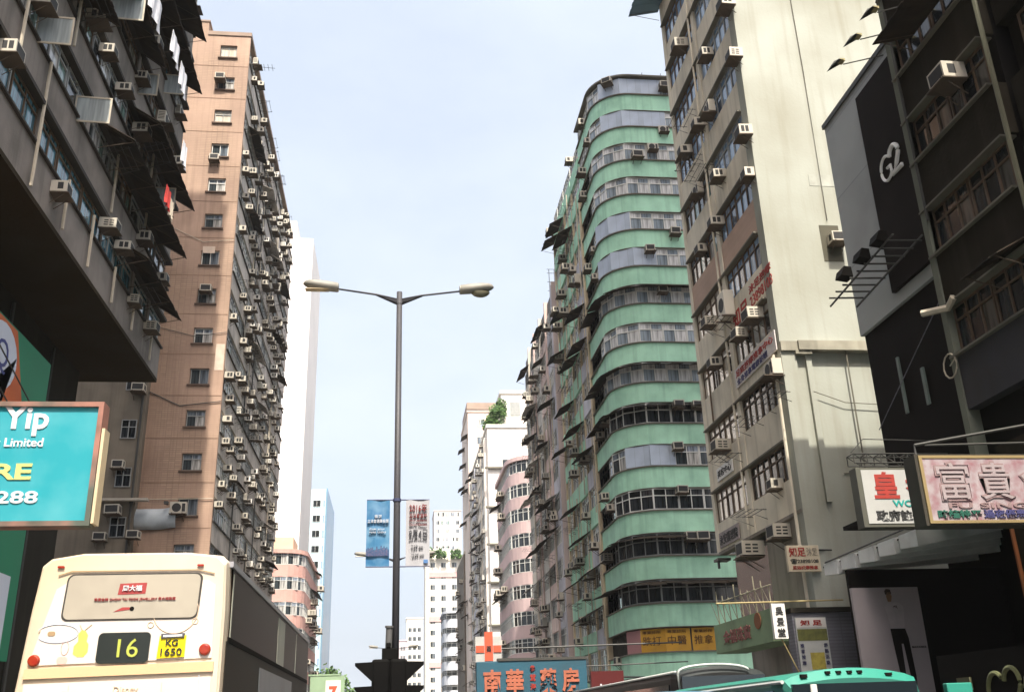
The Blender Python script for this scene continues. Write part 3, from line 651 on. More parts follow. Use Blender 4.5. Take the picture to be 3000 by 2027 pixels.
# yellow shop notices in the lowest band
M_NOTICE = mat('yellow_notice', (.50, .27, .03), .7, .2, 2); M_NTXT = mat('notice_ink', (.10, .05, .02), .8, 0); M_PINKN = mat('pink_notice', (.4, .2, .2), .7, .2)
for i, (x, y, a) in enumerate(slots[:9]):
    w_ = 1.45; ox, oy = x - math.cos(a) * w_ / 2 - math.sin(a) * .2, y - math.sin(a) * w_ / 2 + math.cos(a) * .2
    zz = gz[14] + SH + .08
    b = MB(); b.box(0, w_, 0, .05, 0, 1.25); part_at(g_b, 'shop_window', b.mesh('shop_window', [M_NOTICE if i in (4, 5, 6, 7) else (M_PINKN if i == 3 else M_DARKWALL)]), ox, oy, zz, a)
    if i in (4, 5, 6, 7):
        for tt, dz, hh in ((('跌打', '中醫', '推拿', '針灸')[i - 4], .35, .5), ('專業診所', .98, .17)):
            o = text(tt, g_b, M_NTXT, ox + .12 * math.cos(a) + .01 * math.sin(a), zz + dz, oy + .12 * math.sin(a) - .01 * math.cos(a), w=1.1, h=hh, facing=a)

# ================================================================== RIGHT: cream block with the blank end wall
XC = 13.5; YC0 = 30.8; YC1 = 39.7
c_b = thing('tower_block', 'cream tower block with a tall blank end wall and stained street side', 'building', (18, 35, 0))
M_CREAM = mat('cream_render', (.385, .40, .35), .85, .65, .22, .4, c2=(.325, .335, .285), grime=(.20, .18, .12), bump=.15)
M_CREAMS = mat('stained_bounce_lit_cream', (.72, .66, .53), .9, .35, .6, .4, grime=(.14, .11, .07), bump=.2)  # paler than the end wall: bounced sunlight is put into the colour
M_BRTILE = mat('brown_band_tile', (.50, .34, .25), .7, .3, .6, tile=(.2, .06, .012, .4))
g = MB(); g.box(XC + .3, 24, YC0 + .3, YC1 - .1, 8.4, 72); build(g, 'wall', M_INNER, c_b)
g = MB(); g.box(XC + .28, 24, YC0, YC0 + .3, 14.35, 72); g.box(XC + .55, 24, YC0 + .12, YC0 + .3, .13, 14.0)
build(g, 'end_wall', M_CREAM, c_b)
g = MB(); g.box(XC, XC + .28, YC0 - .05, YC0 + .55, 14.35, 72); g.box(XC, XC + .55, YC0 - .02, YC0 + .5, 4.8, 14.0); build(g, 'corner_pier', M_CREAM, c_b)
g = MB(); g.box(XC + .62, 24, YC0 - .22, YC0 + .2, 14.0, 14.35); g.box(XC, XC + .62, YC0 - .12, YC0 + .3, 14.0, 14.35); g.box(XC + .5, XC + 1.1, YC0 - .16, YC0 + .2, 13.86, 14.0); build(g, 'stained_ledge', mat('stained_ledge', (.36, .34, .27), .9, .6, .8, .5), c_b)
g = MB(); g.box(XC + .9, XC + 1.1, YC0 - .02, YC0 + .13, 8.6, 14); build(g, 'wall_rib', M_CREAM, c_b)
WCs = Windows(c_b, 96)
rows_z = [10.86 + 2.727 * i for i in range(22)]      # window heads
for i, zt in enumerate(rows_z):
    zs_, zh = zt - 1.12, zt
    m_ = M_BRTILE if i == 3 else M_CREAMS
    zn = rows_z[i + 1] - 1.31 if i + 1 < len(rows_z) else zh + 1.5
    g = MB(); g.box(XC, XC + .3, YC0 + .55, YC1, zh, zn); build(g, 'spandrel', m_, c_b)
    g = MB(); g.box(XC - .14, XC + .3, YC0 + .6, YC1, zh - .004, zh + .06); build(g, 'window_hood', M_LEDGE, c_b)
    for (ya, yb, gm, fm) in ((31.4, 35.2, M_SKYGLASS if i >= 3 else M_DARKGLASS, M_GFRAME if i > 4 else M_BFRAME), (35.6, 39.55, M_SKYGLASS if i > 5 else (M_PALEGLASS if i < 4 else M_GLASS), M_BFRAME)):
        n = 2; wl = (yb - ya) / n
        for j in range(n):
            gg = gm
            if i == 2 and ya < 35: gg = MATS.get('sticker_glass') or ramp_mat('sticker_glass', [(0, (.3, .05, .04)), (.25, (.08, .2, .1)), (.5, (.35, .35, .33)), (.7, (.06, .1, .2)), (.85, (.05, .05, .05))])
            WCs.put(XC + .12, yb - j * wl - .02, zs_ - .18, R_W, wl - .03, 1.29, 3, .7, fm, gg)
WCs.done()
g = MB(); g.box(XC, XC + .3, YC0 + .55, YC1, 8.4, rows_z[0] - 1.31); build(g, 'spandrel', M_CREAMS, c_b)
g = MB(); g.box(XC - .04, XC + .3, 35.22, 35.58, 8.4, 72); g.box(XC - .02, XC + .3, 39.56, 39.9, 8.4, 72); build(g, 'pilaster', M_CREAMS, c_b)
pipe(c_b, [(XC - .1, 35.75, 8.6), (XC - .1, 35.75, 40)], .05, M_CREAMS); pipe(c_b, [(XC - .08, 38.4, 13.6), (XC - .08, 38.4, 16.2)], .04, M_BFRAME)
pipe(c_b, [(XC - .1, 31.2, 5), (XC - .1, 31.2, 14)], .06, M_CREAMS); pipe(c_b, [(15.9, 30.72, 9), (15.9, 30.72, 14)], .03, M_LEDGE, 'cable')
awning(c_b, XC, 40.3, 36.9, R_W, 2.2, 1.6, .4, mat('blue_awning', (.10, .17, .24), .5, .3))
for (y, z) in ((37.2, 14.0 - 2.4), (34.6, 12.3), (31.9, 12.35), (35.4, 9.0), (37.5, 25.4), (36.4, 24.2), (37.8, 28), (36.2, 17)): part_at(c_b, 'drying_rack', RACK, XC - .02, y, z, R_W)
for (x0, x1, z0, z1) in ((15.6, 17.4, 20.8, 21.3),):
    g = MB(); g.box(x0, x1, YC0 - .012, YC0 + .002, z0, z1); build(g, 'render_patch', mat('patched_render', (.405, .415, .36), .9, .5, 1.1, .4), c_b)
pipe(c_b, [(16.05, YC0 - .04, 19.3), (16.1, YC0 - .04, 26), (16.0, YC0 - .04, 40)], .018, M_LEDGE, 'cable'); pipe(c_b, [(14.5, YC0 - .02, 12.5), (15.6, YC0 - .02, 12.1), (17.5, YC0 - .02, 12.0)], .015, M_LEDGE, 'cable'); pipe(c_b, [(15.2, YC0 + .09, 9.6), (17.5, YC0 + .09, 9.55)], .02, M_LEDGE, 'cable')
# set-back lower storeys
g = MB(); g.box(XC + .9, 24, YC0 + .4, YC1, .13, 8.38); g.box(XC - .02, XC + .3, YC0 + .05, YC1, 8.28, 8.398); build(g, 'lower_wall', mat('lower_render', (.24, .215, .18), .9, .5, .8, .5), c_b)
g = MB(); g.box(XC + .1, XC + .9, 31.0, 34.6, 5.1, 8.26); build(g, 'shop_bay', mat('shop_bay_render', (.30, .27, .22), .9, .5, .8, .5), c_b)
g = MB(); g.box(XC + .5, XC + .88, 35.2, 39.3, 4.9, 8.0); build(g, 'shop_window', mat('reddish_dark_glass', (.055, .025, .02), .2, .2), c_b)
g = MB(); g.box(XC - .25, XC + .3, 39.2, 39.8, 8.0, 8.1); g.box(XC - .2, XC - .12, 39.4, 39.5, 7.7, 8.0); build(g, 'hood', M_STEEL, c_b)
cac = {(30.66, 29.32): 'topmost in the near bay', (36.59, 31.96): 'large dark one high in the far bay', (33.6, 29.15): 'high in near bay, left of another', (30.6, 26.72): 'second from the top beside the end wall',
       (34.05, 26.49): 'left of the near bay, just below the pilaster', (35.33, 26.7): 'on the pilaster between the bays, upper part', (37.61, 26.74): 'far bay, at the far edge, upper part', (30.7, 23.16): 'beside the end wall, third from the top', (33.84, 23.17): 'near bay, white, beside a barred window',
       (30.9, 21.44): 'beside the end wall above the brown band', (36.65, 24.02): 'far bay, double unit with a cage', (34.72, 21.41): 'near bay, touching the top of the brown band', (37.16, 21.4): 'far bay, touching the top of the brown band', (36.97, 17.81): 'far bay, white, below the brown band',
       (32.08, 16.04): 'right of the red painted characters', (33.8, 15.98): 'above the coloured stickers window', (36.89, 15.94): 'far bay, dark, above a half open window', (30.94, 13.37): 'below the banner beside the end wall', (37.04, 12.32): 'white with six vents, above the plaque', (32.25, 9.64): 'lowest of the near bay'}
for (y, z), d in cac.items(): ac(XC + .02, y + .2, z - .22, R_W, f'air conditioner on cream block street side, {d}', 'air conditioners on the cream block', sc=1.0, var=2 if y == 37.04 else None)
ac(XC + .15, 32.6, 7.72, R_W, 'caged air conditioner under the cream block, right of another above the phone number sign', 'air conditioners on the cream block', sc=1.25, var=2)
ac(XC + .1, 35.4, 7.55, R_W, 'caged air conditioner under the cream block, left of the phone number sign', 'air conditioners on the cream block', sc=1.25, var=2)
sp = thing('outdoor_unit', 'white upright outdoor unit on the pilaster of the cream block', 'air conditioner', (XC - .3, 34.8, 17))
g = MB(); g.box(XC - .45, XC - .02, 34.5, 35.3, 17.0, 18.1); build(g, 'casing', M_AC, sp, bevel=.03); g = MB(); g.tube([(XC - .46, 34.9, 17.55), (XC - .44, 34.9, 17.55)], .3, 14); build(g, 'fan', M_ACDARK, sp)
g = MB(); g.box(XC - .6, XC, 34.5, 34.56, 16.93, 16.99); g.box(XC - .6, XC, 35.2, 35.26, 16.93, 16.99); g.tube([(XC - .55, 34.9, 16.93), (XC, 34.9, 16.4)], .02, 4); build(g, 'bracket', M_RUST, sp)
nb = MB(); nb.box(15.7, 16.45, YC0 - .02, YC0 + .004, 17.6, 19.1); build(nb, 'wall_opening', mat('opening_dark', (.09, .085, .06), .9, .3), c_b)
ac(16.2, YC0, 18.25, R_S, 'lone air conditioner in a square opening of the blank cream end wall', 'air conditioners on the cream block', sc=1.1)
# lettering on the cream wall
M_REDP = mat('red_sign_paint', (.36, .04, .03), .7, .3, 2); M_INK = mat('black_sign_paint', (.03, .03, .03), .7, 0); M_PALEB = mat('pale_banner', (.62, .58, .55), .7, .2, 2)
text('知足', c_b, M_REDP, XC - .012, 16.42, 34.9, w=1.7, h=.8, facing=R_W, bold=.012)
text('沐足按摩', c_b, M_REDP, XC - .012, 17.12, 32.9, w=2.3, h=.34, facing=R_W, bold=.01)
text('23898108', c_b, M_REDP, XC - .012, 16.58, 32.9, w=2.3, h=.42, facing=R_W)
bn = thing('banner', 'long white banner with brown and blue characters across the cream block', 'banner', (XC - .06, 33, 14))
g = MB(); g.box(XC - .07, XC - .03, 30.95, 35.3, 14.12, 14.88); build(g, 'cloth', M_PALEB, bn)
text('足底按摩推拿中心', bn, M_REDP, XC - .075, 14.5, 35.15, w=4.0, h=.3, facing=R_W, bold=.01)
text('全身推拿電療拔罐', bn, mat('navy_ink', (.05, .05, .14), .7, 0), XC - .075, 14.18, 35.1, w=3.3, h=.26, facing=R_W, bold=.01)
pq = thing('plaque', 'white cloud shaped plaque with dark characters on the cream block', 'sign', (XC - .05, 37.7, 11))
g = MB(); g.box(XC - .08, XC - .02, 36.75, 38.75, 11.15, 11.7); build(g, 'board', M_WHITE, pq, bevel=.05); text('美容中心', pq, M_INK, XC - .085, 11.28, 38.6, w=1.7, h=.3, facing=R_W)
pq = thing('plaque', 'faded grey plaque with dark characters at the foot of the cream block', 'sign', (XC - .05, 38, 8.6))
g = MB(); g.box(XC - .08, XC - .02, 36.9, 39.3, 8.5, 9.1); build(g, 'board', mat('faded_board', (.33, .29, .28), .8, .4, 2), pq); text('永安護理院', pq, M_INK, XC - .085, 8.58, 39.2, w=2.2, h=.42, facing=R_W, bold=.012)
# signs near the foot of the cream block
zs = thing('signboard', 'cream signboard with red characters and a phone number under the cream block', 'sign', (13.2, 30.9, 6.7))
g = MB(); g.box(12.65, 13.75, 30.55, 30.7, 6.28, 7.12); build(g, 'board', mat('cream_board', (.60, .52, .38), .7, .3, 2), zs, bevel=.01)
text('知足', zs, M_REDP, 12.72, 6.76, 30.545, w=.56, h=.3, bold=.02); text('沐足', zs, mat('grey_ink', (.3, .27, .22), .7, 0), 13.32, 6.78, 30.545, w=.36, h=.26)
text('☎23898108', zs, M_INK, 12.74, 6.53, 30.545, w=.94, h=.16, bold=.01); text('足浴按摩推拿', zs, M_REDP, 12.78, 6.34, 30.545, w=.86, h=.13, bold=.015)
g = MB(); g.tube([(13.7, 30.7, 7.0), (14.3, 30.8, 7.0)], .03); build(g, 'bracket', M_STEEL, zs)
vs = thing('signboard', 'narrow white vertical signboard with three black characters', 'sign', (11.5, 29, 4.6))
g = MB(); g.box(11.28, 11.70, 28.95, 29.1, 4.1, 5.12); build(g, 'board', M_WHITE, vs, bevel=.01)
for i, ch in enumerate('吳景堂'): text(ch, vs, M_INK, 11.38, 4.78 - .31 * i, 28.945, w=.24, h=.24, bold=.03)
g = MB(); g.tube([(9.6, 29.02, 5.16), (13.6, 29.02, 5.2)], .025); g.tube([(11.5, 29.02, 4.1), (12.3, 29.4, 2.6)], .02); build(g, 'bracket', mat('yellow_bracket', (.4, .32, .15), .7, .3), vs)
gs = thing('signboard', 'long pale green shop sign with faded characters and a scaffold on top', 'sign', (12.6, 35, 4.8))
g = MB(); g.box(12.4, 13.6, 32, 38.05, 4.25, 5.3); build(g, 'board', mat('pale_green_board', (.22, .32, .18), .7, .4, 1.2), gs)
text('金福珠寶', gs, mat('faded_red', (.30, .12, .10), .8, .2), 12.385, 4.5, 37, w=3.0, h=.5, facing=R_W, bold=.02)
g = MB(); g.prism([(33.2 + .34 * math.cos(i * math.pi / 6), 5.02 + .28 * math.sin(i * math.pi / 6)) for i in range(12)], 0, .012); g.v = [(12.385 - z, x, y) for x, y, z in g.v]; build(g, 'round_emblem', mat('emblem_brown', (.25, .1, .04), .8, .2), gs)
g = MB()
for i in range(9):
    y0 = 32.3 + .7 * i; g.tube([(12.6, y0, 5.3), (12.6, y0 + .1, 6.1 + .25 * (i % 3))], .02, 4); g.tube([(12.6, y0, 5.32), (12.6, y0 + .8, 6.2)], .015, 4)
g.tube([(12.6, 32.2, 6.1), (12.6, 38.2, 6.15)], .02, 4); build(g, 'scaffold', mat('old_bamboo', (.30, .28, .20), .8, .3), gs)
ps = thing('poster', 'tall poster with a red headed banner and a yellow picture, below the cream block', 'poster', (12.9, 30, 3.9))
g = MB(); g.box(12.4, 13.4, 30.0, 30.05, 3.2, 4.8); build(g, 'sheet', mat('poster_pale', (.50, .52, .50), .7, .2, 3), ps)
g = MB(); g.box(12.42, 13.38, 29.99, 29.998, 4.5, 4.78); build(g, 'header', M_WHITE, ps); text('知 足', ps, M_REDP, 12.55, 4.55, 29.985, w=.7, h=.17, bold=.03)
g = MB(); g.box(12.42, 13.38, 29.99, 29.998, 4.1, 4.45); build(g, 'picture', mat('olive_picture', (.16, .17, .05), .7, .6, 6), ps)
g = MB(); g.box(12.75, 13.2, 29.99, 29.998, 3.25, 3.75); build(g, 'picture', mat('yellow_picture', (.45, .38, .08), .7, .5, 6), ps)
for ch, xx in (('推拿按摩', 12.46), ('舒筋活絡', 13.22)):
    for i, q in enumerate(ch): text(q, ps, mat('navy_ink', (.05, .05, .14)), xx, 3.9 - .17 * i, 29.985, w=.12, h=.12)
pw = thing('shopfront_wall', 'grey shuttered wall beside the tall poster', 'wall', (13.9, 30.3, 0))
g = MB(); g.box(12.35, 16.6, 30.08, 30.6, .13, 4.95); build(g, 'shutter', mat('grey_shutter', (.20, .20, .23), .6, .3, 1, tile=(4, .1, .02, .4)), pw); g = MB(); g.box(12.3, 16.7, 30.0, 30.62, 4.955, 5.1); build(g, 'lintel', M_DARKWALL, pw)

# ================================================================== RIGHT: grey shop building with the dark billboard
s_b = thing('shop_building', 'low grey metal clad shop building with a black billboard reading G2', 'building', (17, 23, 0))
g = MB(); g.box(XC, 24, 20.6, 25.05, 12.25, 19.4); build(g, 'cladding', mat('grey_cladding', (.36, .38, .37), .5, .25, .6, tile=(6, 2.4, .02, .5)), s_b)
g = MB(); g.box(XC - .06, 24, 20.6, 25.1, 19.4, 19.55); build(g, 'parapet_cap', M_STEEL, s_b)
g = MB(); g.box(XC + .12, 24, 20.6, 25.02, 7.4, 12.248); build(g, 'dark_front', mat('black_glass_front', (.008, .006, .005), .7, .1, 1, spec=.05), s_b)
g = MB(); g.box(17.8, 24, 14, 30.0, .13, 7.35); build(g, 'recessed_wall', M_BLACK, s_b)  # coloured black so the recess reads as deep shade
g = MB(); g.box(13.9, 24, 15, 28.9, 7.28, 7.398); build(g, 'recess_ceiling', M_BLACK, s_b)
for y0, z0, z1, w_ in ((23.4, 9.4, 11.0, .1), (22.3, 9.3, 10.3, .12)):
    g = MB(); g.box(XC + .06, XC + .118, y0, y0 + w_, z0, z1); build(g, 'light_strip', mat('pale_strip', (.15, .19, .17), .4, .4, 2), s_b)
pipe(s_b, [(XC + .05, 25.0, 9.4), (XC + .05, 20.7, 11.7)], .015, mat('grey_shutter', (.2, .2, .23)), 'cable')
g = MB(); g.box(13.0, 17.78, 27.2, 27.35, .13, 5.84); build(g, 'side_panel', M_BLACK, s_b)  # added black sheet standing in for the dark under the canopy
bb = thing('billboard', 'black billboard with a white looping G2 emblem on the grey shop building', 'billboard', (XC, 21.7, 16))
g = MB(); g.box(XC - .12, XC - .004, 20.4, 22.75, 12.6, 18.9); build(g, 'board', mat('billboard_black', (.012, .008, .006), .7, .1, 1, spec=.05), bb)
# the emblem: a round G whose upper right lobe swings into a 2
M_LOGO = mat('logo_white', (.78, .78, .76), .4, 0)
def logo(parent, P, m, y0, z0, s, x, r):
    b = MB(); b.tube([(x, y0 - px * s, z0 + pz * s) for px, pz in P], r * s, 6); build(b, 'emblem', m, parent)
def arc(cx, cz, r1, r2, a0, a1, n=14): return [(cx + r1 * math.cos(rad(a0 + (a1 - a0) * i / n)), cz + r2 * math.sin(rad(a0 + (a1 - a0) * i / n))) for i in range(n + 1)]
GL = [(.42, .36), (.62, .36)][::-1] and [(.40, .40), (.62, .40), (.62, .18)] + arc(.36, .42, .34, .42, -40, -310, 20)
TL = arc(.92, .64, .27, .28, 175, -30, 12) + [(1.0, .28), (.66, 0.02), (1.28, 0.02)]
logo(bb, GL, M_LOGO, 22.1, 15.58, .85, XC - .15, .05); logo(bb, TL, M_LOGO, 22.1, 15.58, .85, XC - .15, .075)
for i, (y, z) in enumerate(((22.0, 19.5), (20.9, 19.5), (19.85, 19.55))):
    fl = thing('floodlight', f"dark floodlight on a thin arm by the cream wall, {('lowest and leftmost', 'middle', 'topmost')[i]} of three", 'floodlight', (XC - .9, y, z), 'floodlights on arms above the billboard')
    b = MB(); b.tube([(XC, y - .9, z - .3), (XC - .75, y - .05, z)], .018, 5); build(b, 'arm', M_STEEL, fl)
    b = MB(); b.hull8([(XC - 1.2, y - .16, z - .16), (XC - .95, y - .2, z + .08), (XC - .95, y + .2, z + .08), (XC - 1.2, y + .16, z - .16)], [(XC - 1.05, y - .1, z - .1 + .16), (XC - .72, y - .12, z + .13), (XC - .72, y + .12, z + .13), (XC - 1.05, y + .1, z - .1 + .16)])
    build(b, 'lamp_head', M_STEEL, fl, bevel=.02)
    b = MB(); b.box(XC - .85, XC - .7, y - .1, y + .1, z + .1, z + .18); build(b, 'ballast', mat('old_yellow_metal', (.35, .30, .15), .6, .3), fl)
lf = thing('ladder_frame', 'dark steel ladder frame with small spotlights below the G2 billboard', 'frame', (XC - .7, 22.8, 13))
b = MB()
for xo in (-.2, -1.0): b.tube([(XC + xo, 20.7, 13.3), (XC + xo, 24.6, 13.0)], .03, 5)
for i in range(9): b.tube([(XC, 20.9 + .45 * i, 13.25), (XC - 1.05, 20.9 + .45 * i, 13.22)], .03, 4)
build(b, 'frame', M_STEEL, lf)
for y in (21.3, 22.3, 23.4):
    b = MB(); b.hull8([(XC - 1.25, y - .2, 13.35), (XC - .9, y - .2, 13.3), (XC - .9, y + .2, 13.3), (XC - 1.25, y + .2, 13.35)], [(XC - 1.15, y - .25, 13.6), (XC - .95, y - .25, 13.58), (XC - .95, y + .25, 13.58), (XC - 1.15, y + .25, 13.6)]); build(b, 'spotlight', M_BLACK, lf)
# stepped canopy
cp = thing('canopy', 'stepped white louvred canopy over the dark shop entrance', 'canopy', (15, 26, 6))
M_RIB = mat('white_rib', (.80, .82, .80), .5, .25, 1.5)
for i in range(5):
    y = 28.7 - 1.2 * i; x1 = 18.5 - .72 * i; zr = .42 + .0 * i
    y0, y1 = y - .46, y + .46
    b = MB(); b.hull8([(13.2, y0, 5.86), (x1, y0, 5.86 + zr), (x1, y1, 5.94 + zr), (13.2, y1, 5.94)], [(13.2, y0, 6.3), (x1, y0, 6.3 + zr), (x1, y1, 6.3 + zr), (13.2, y1, 6.3)])
    build(b, 'rib', M_RIB, cp, bevel=.02)
    b = MB(); b.hull8([(13.3, y1 + .004, 6.22), (x1, y1 + .004, 6.22 + zr), (x1, y1 + .27, 6.22 + zr), (13.3, y1 + .27, 6.22)], [(13.3, y1 + .004, 6.26), (x1, y1 + .004, 6.26 + zr), (x1, y1 + .27, 6.26 + zr), (13.3, y1 + .27, 6.26)])
    build(b, 'gap_strip', M_BLACK, cp)
b = MB(); b.tube([(13.2, 29, 6.32), (13.2, 23.0, 6.42)], .025, 5); build(b, 'edge_cable', M_STEEL, cp)
pd = thing('poster', 'large pale poster of a man in black trousers beside the dark shop entrance', 'poster', (14, 27, 4))
g = MB(); g.box(12.95, 14.95, 27.0, 27.12, 1.6, 5.3); build(g, 'board', mat('poster_lilac_white', (.40, .36, .37), .6, .15, 1), pd)
def flat(name, poly, m, y=26.993): 
    b = MB(); b.prism(poly, 0, .005); b.v = [(x, y - z, q) for x, q, z in b.v]; build(b, name, m, pd)
flat('trousers', [(13.92, 4.16), (14.36, 4.16), (14.42, 3.9), (14.46, 2.9), (14.44, 2.6), (14.31, 2.6), (14.24, 3.75), (14.18, 3.75), (14.16, 2.6), (14.03, 2.6), (13.96, 3.5)], M_BLACK)
flat('shirt', [(13.95, 4.17), (14.35, 4.17), (14.42, 4.75), (14.3, 4.88), (13.98, 4.88), (13.86, 4.75)], mat('poster_shirt', (.46, .42, .43), .7, .2, 4))
flat('face', [(13.98, 4.9), (14.08, 4.9), (14.12, 5.05), (14.08, 5.17), (13.98, 5.17), (13.95, 5.05)], mat('poster_skin', (.26, .15, .08), .7, .1))
flat('hair', [(13.93, 5.1), (14.12, 5.12), (14.1, 5.24), (13.98, 5.26), (13.92, 5.2)], mat('poster_hair', (.05, .03, .02), .7, 0))
flat('bow_tie', [(14.1, 4.72), (14.22, 4.8), (14.24, 4.7), (14.12, 4.78)], mat('poster_hair', (.05, .03, .02)))
text('BLACK IS BACK', pd, M_INK, 14.48, 3.63, 26.99, w=.42, h=.05)
fs = thing('fascia_sign', 'dark shop fascia with outlined emblem letters at the lower right corner', 'sign', (12.4, 15, 2.3))
# (a hanging light box over the pavement, its letters edged in dull green tube)
g = MB(); g.box(12.0, 12.9, 8, 21.4, 1.6, 3.1); build(g, 'board', M_BLACK, fs)
M_TUBE = mat('dull_green_tube', (.16, .17, .08), .5, .2)
def logo2(y0, z0, s):
    for P in (GL, TL): 
        b = MB(); b.tube([(11.97, y0 - px * s, z0 + pz * s) for px, pz in P], .05 * s, 6); build(b, 'letter', M_TUBE, fs)
logo2(19.6, 1.85, .95)
for q in (0, 1, 2): b = MB(); b.tube([(11.97, 17.95 - .85 * q - .38 * math.cos(i * .42), 2.25 + .42 * math.sin(i * .42)) for i in range(16)], .05, 6); build(b, 'letter', M_TUBE, fs)
g = MB(); g.box(11.95, 12, 20.16, 20.66, 2.36, 2.61); build(g, 'plate', mat('khaki_plate', (.13, .13, .07), .7, .3), fs)

# ================================================================== RIGHT: near dark buildings
r_b = thing('apartment_block', 'dark old apartment block with brown windows at the upper right', 'building', (18, 18.5, 0))
M_RD = mat('dark_render', (.022, .018, .012), .9, .5, .8, .5, bump=.3, spec=.05); M_RDG = mat('grey_mosaic', (.062, .060, .068), .9, .45, 1.0, .4, spec=.1)  # both colours lowered to paint deeper shade into this block
XR = 13.35
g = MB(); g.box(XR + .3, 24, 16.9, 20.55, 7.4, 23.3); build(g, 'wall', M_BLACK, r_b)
rz = [9.85 + 2.67 * i for i in range(5)]
for i, z in enumerate(rz):
    g = MB(); g.box(XR, XR + .3, 16.9, 20.6, z - 1.32, z); build(g, 'spandrel', M_RDG if i == 0 else M_RD, r_b)
    g = MB(); g.box(XR - .12, XR + .3, 17.0, 20.55, z - .004, z + .05); g.box(XR - .1, XR + .3, 17.0, 20.6, z + 1.3, z + 1.348); build(g, 'sill', M_LEDGE, r_b)
wr = Windows(r_b)
for i, z in enumerate(rz):
    for j in range(2): wr.put(XR + .2, 20.4 - j * 1.65, z + .02, R_W, 1.6, 1.28, 3, .7, M_BFRAME, M_DARKGLASS)
g = MB(); g.box(XR - .05, XR + .28, 20.4, 20.62, 7.4, 23.3); build(g, 'edge_pier', mat('green_grey_pier', (.17, .18, .14), .9, .4, 1), r_b)
pipe(r_b, [(XR - .1, 16.75, 7), (XR - .1, 16.75, 23)], .06, mat('old_green_pipe', (.12, .12, .08), .7, .4)); pipe(r_b, [(XR - .08, 20.3, 13.5), (XR - .08, 20.3, 20)], .04, M_STEEL)
awning(r_b, XR, 19.5, 18.5, R_W, 2.4, 1.1, .3, M_AWN); awning(r_b, XR, 18.3, 11.35, R_W, 1.4, .9, .5, M_AWN)
ac(XR, 18.1, 16.0, R_W, 'pale air conditioner on the dark right block, above a half open window', 'air conditioners on the dark right block', sc=1.0)
pipe(r_b, [(XR - .5, 20.7, 11.1), (XR - .1, 20.2, 11.05), (XR - .1, 19.9, 11.2)], .09, M_PIPE)
b = MB(); b.tube([(XR - .1, 20.6 + .28 * math.cos(i * .52), 9.7 + .3 * math.sin(i * .52)) for i in range(13)], .02, 5); b.tube([(XR - .1, 20.6, 9.7), (XR - .1, 20.35, 9.8)], .02, 4); build(b, 'hoop_bracket', M_PIPE, r_b)
q_b = thing('apartment_block', 'almost black building filling the right edge of the view', 'building', (18, 8, 0))
M_QD = mat('shade_darkened_render', (.010, .008, .005), .9, .5, .8, .4, spec=.05)  # near-black base colour carries the deep shade on this block
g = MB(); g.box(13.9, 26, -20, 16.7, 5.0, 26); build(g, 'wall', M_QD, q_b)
for i in range(7):
    z = 5.0 + 2.9 * i
    g = MB(); g.box(13.6, 13.9, -20, 16.7, z, z + 1.4); build(g, 'spandrel', M_QD, q_b)
wq = Windows(q_b)
for i in range(6):
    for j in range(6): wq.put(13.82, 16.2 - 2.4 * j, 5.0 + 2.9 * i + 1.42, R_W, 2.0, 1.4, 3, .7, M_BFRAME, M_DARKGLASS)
# hanging signs
ws = thing('signboard', 'white hanging signboard with red and black characters, half behind the floral sign', 'sign', (12, 22, 6.8))
g = MB(); g.box(11.13, 14.0, 22.0, 22.35, 6.1, 7.55); build(g, 'box', mat('sign_box_grey', (.10, .10, .08), .6, .3), ws)
g = MB(); g.box(11.25, 13.95, 21.985, 21.999, 6.18, 7.49); build(g, 'face', mat('sign_face_white', (.44, .44, .42), .5, .15, 2), ws)
text('皇', ws, M_REDP, 11.50, 6.78, 21.98, w=.64, h=.66, bold=.028); text('老', ws, M_REDP, 12.33, 6.85, 21.98, w=.6, h=.6, bold=.028)
text('WONG', ws, mat('teal_ink', (.02, .30, .26), .6, 0), 11.93, 6.58, 21.98, w=.92, h=.16, bold=.02); text('政府註冊', ws, M_INK, 11.46, 6.24, 21.98, w=1.22, h=.26, bold=.03)
b = MB()
for zz in (7.9, 7.67):
    for yy in (22.0, 22.35): b.tube([(11.13, yy, zz), (13.6, yy, zz)], .018, 4)
for i in range(7):
    x = 11.13 + .35 * i
    for yy in (22.0, 22.35): b.tube([(x, yy, 7.9), (x + .35, yy, 7.67)], .012, 4); b.tube([(x, yy, 7.67), (x, yy, 7.9)], .014, 4)
    b.tube([(x, 22.0, 7.9), (x, 22.35, 7.9)], .014, 4)
b.tube([(11.13, 22.1, 7.95), (11.5, 22.1, 8.3), (13.6, 22.1, 8.25)], .012, 4); b.tube([(11.3, 22.1, 7.67), (11.3, 22.1, 7.55)], .015, 4); build(b, 'truss', M_STEEL, ws)
fsn = thing('signboard', 'large hanging signboard with pink flower print and faint outlined characters at the right edge', 'sign', (11, 16, 5.6))
g = MB(); g.box(9.24, 13.4, 16.0, 16.4, 5.0, 6.28); build(g, 'box', mat('sign_box_dark', (.045, .04, .03), .6, .3), fsn)
g = MB(); g.box(9.3, 13.35, 15.965, 15.999, 5.03, 5.08); g.box(9.3, 13.35, 15.965, 15.999, 6.2, 6.25); g.box(9.3, 9.36, 15.965, 15.999, 5.08, 6.2); build(g, 'frame', mat('brass_frame', (.28, .21, .10), .5, .3), fsn)
M_FLOR = mat('floral_sign_face', (.36, .31, .32), .55, .9, 5.0, c2=(.30, .25, .26), grime=(.24, .07, .09))
g = MB(); g.box(9.36, 13.35, 15.98, 15.999, 5.08, 6.2); build(g, 'face', M_FLOR, fsn)
M_OUT = mat('outline_grey', (.26, .18, .18), .6, .2, 3); M_OUT2 = mat('face_pale', (.33, .275, .28), .6, .15, 3)
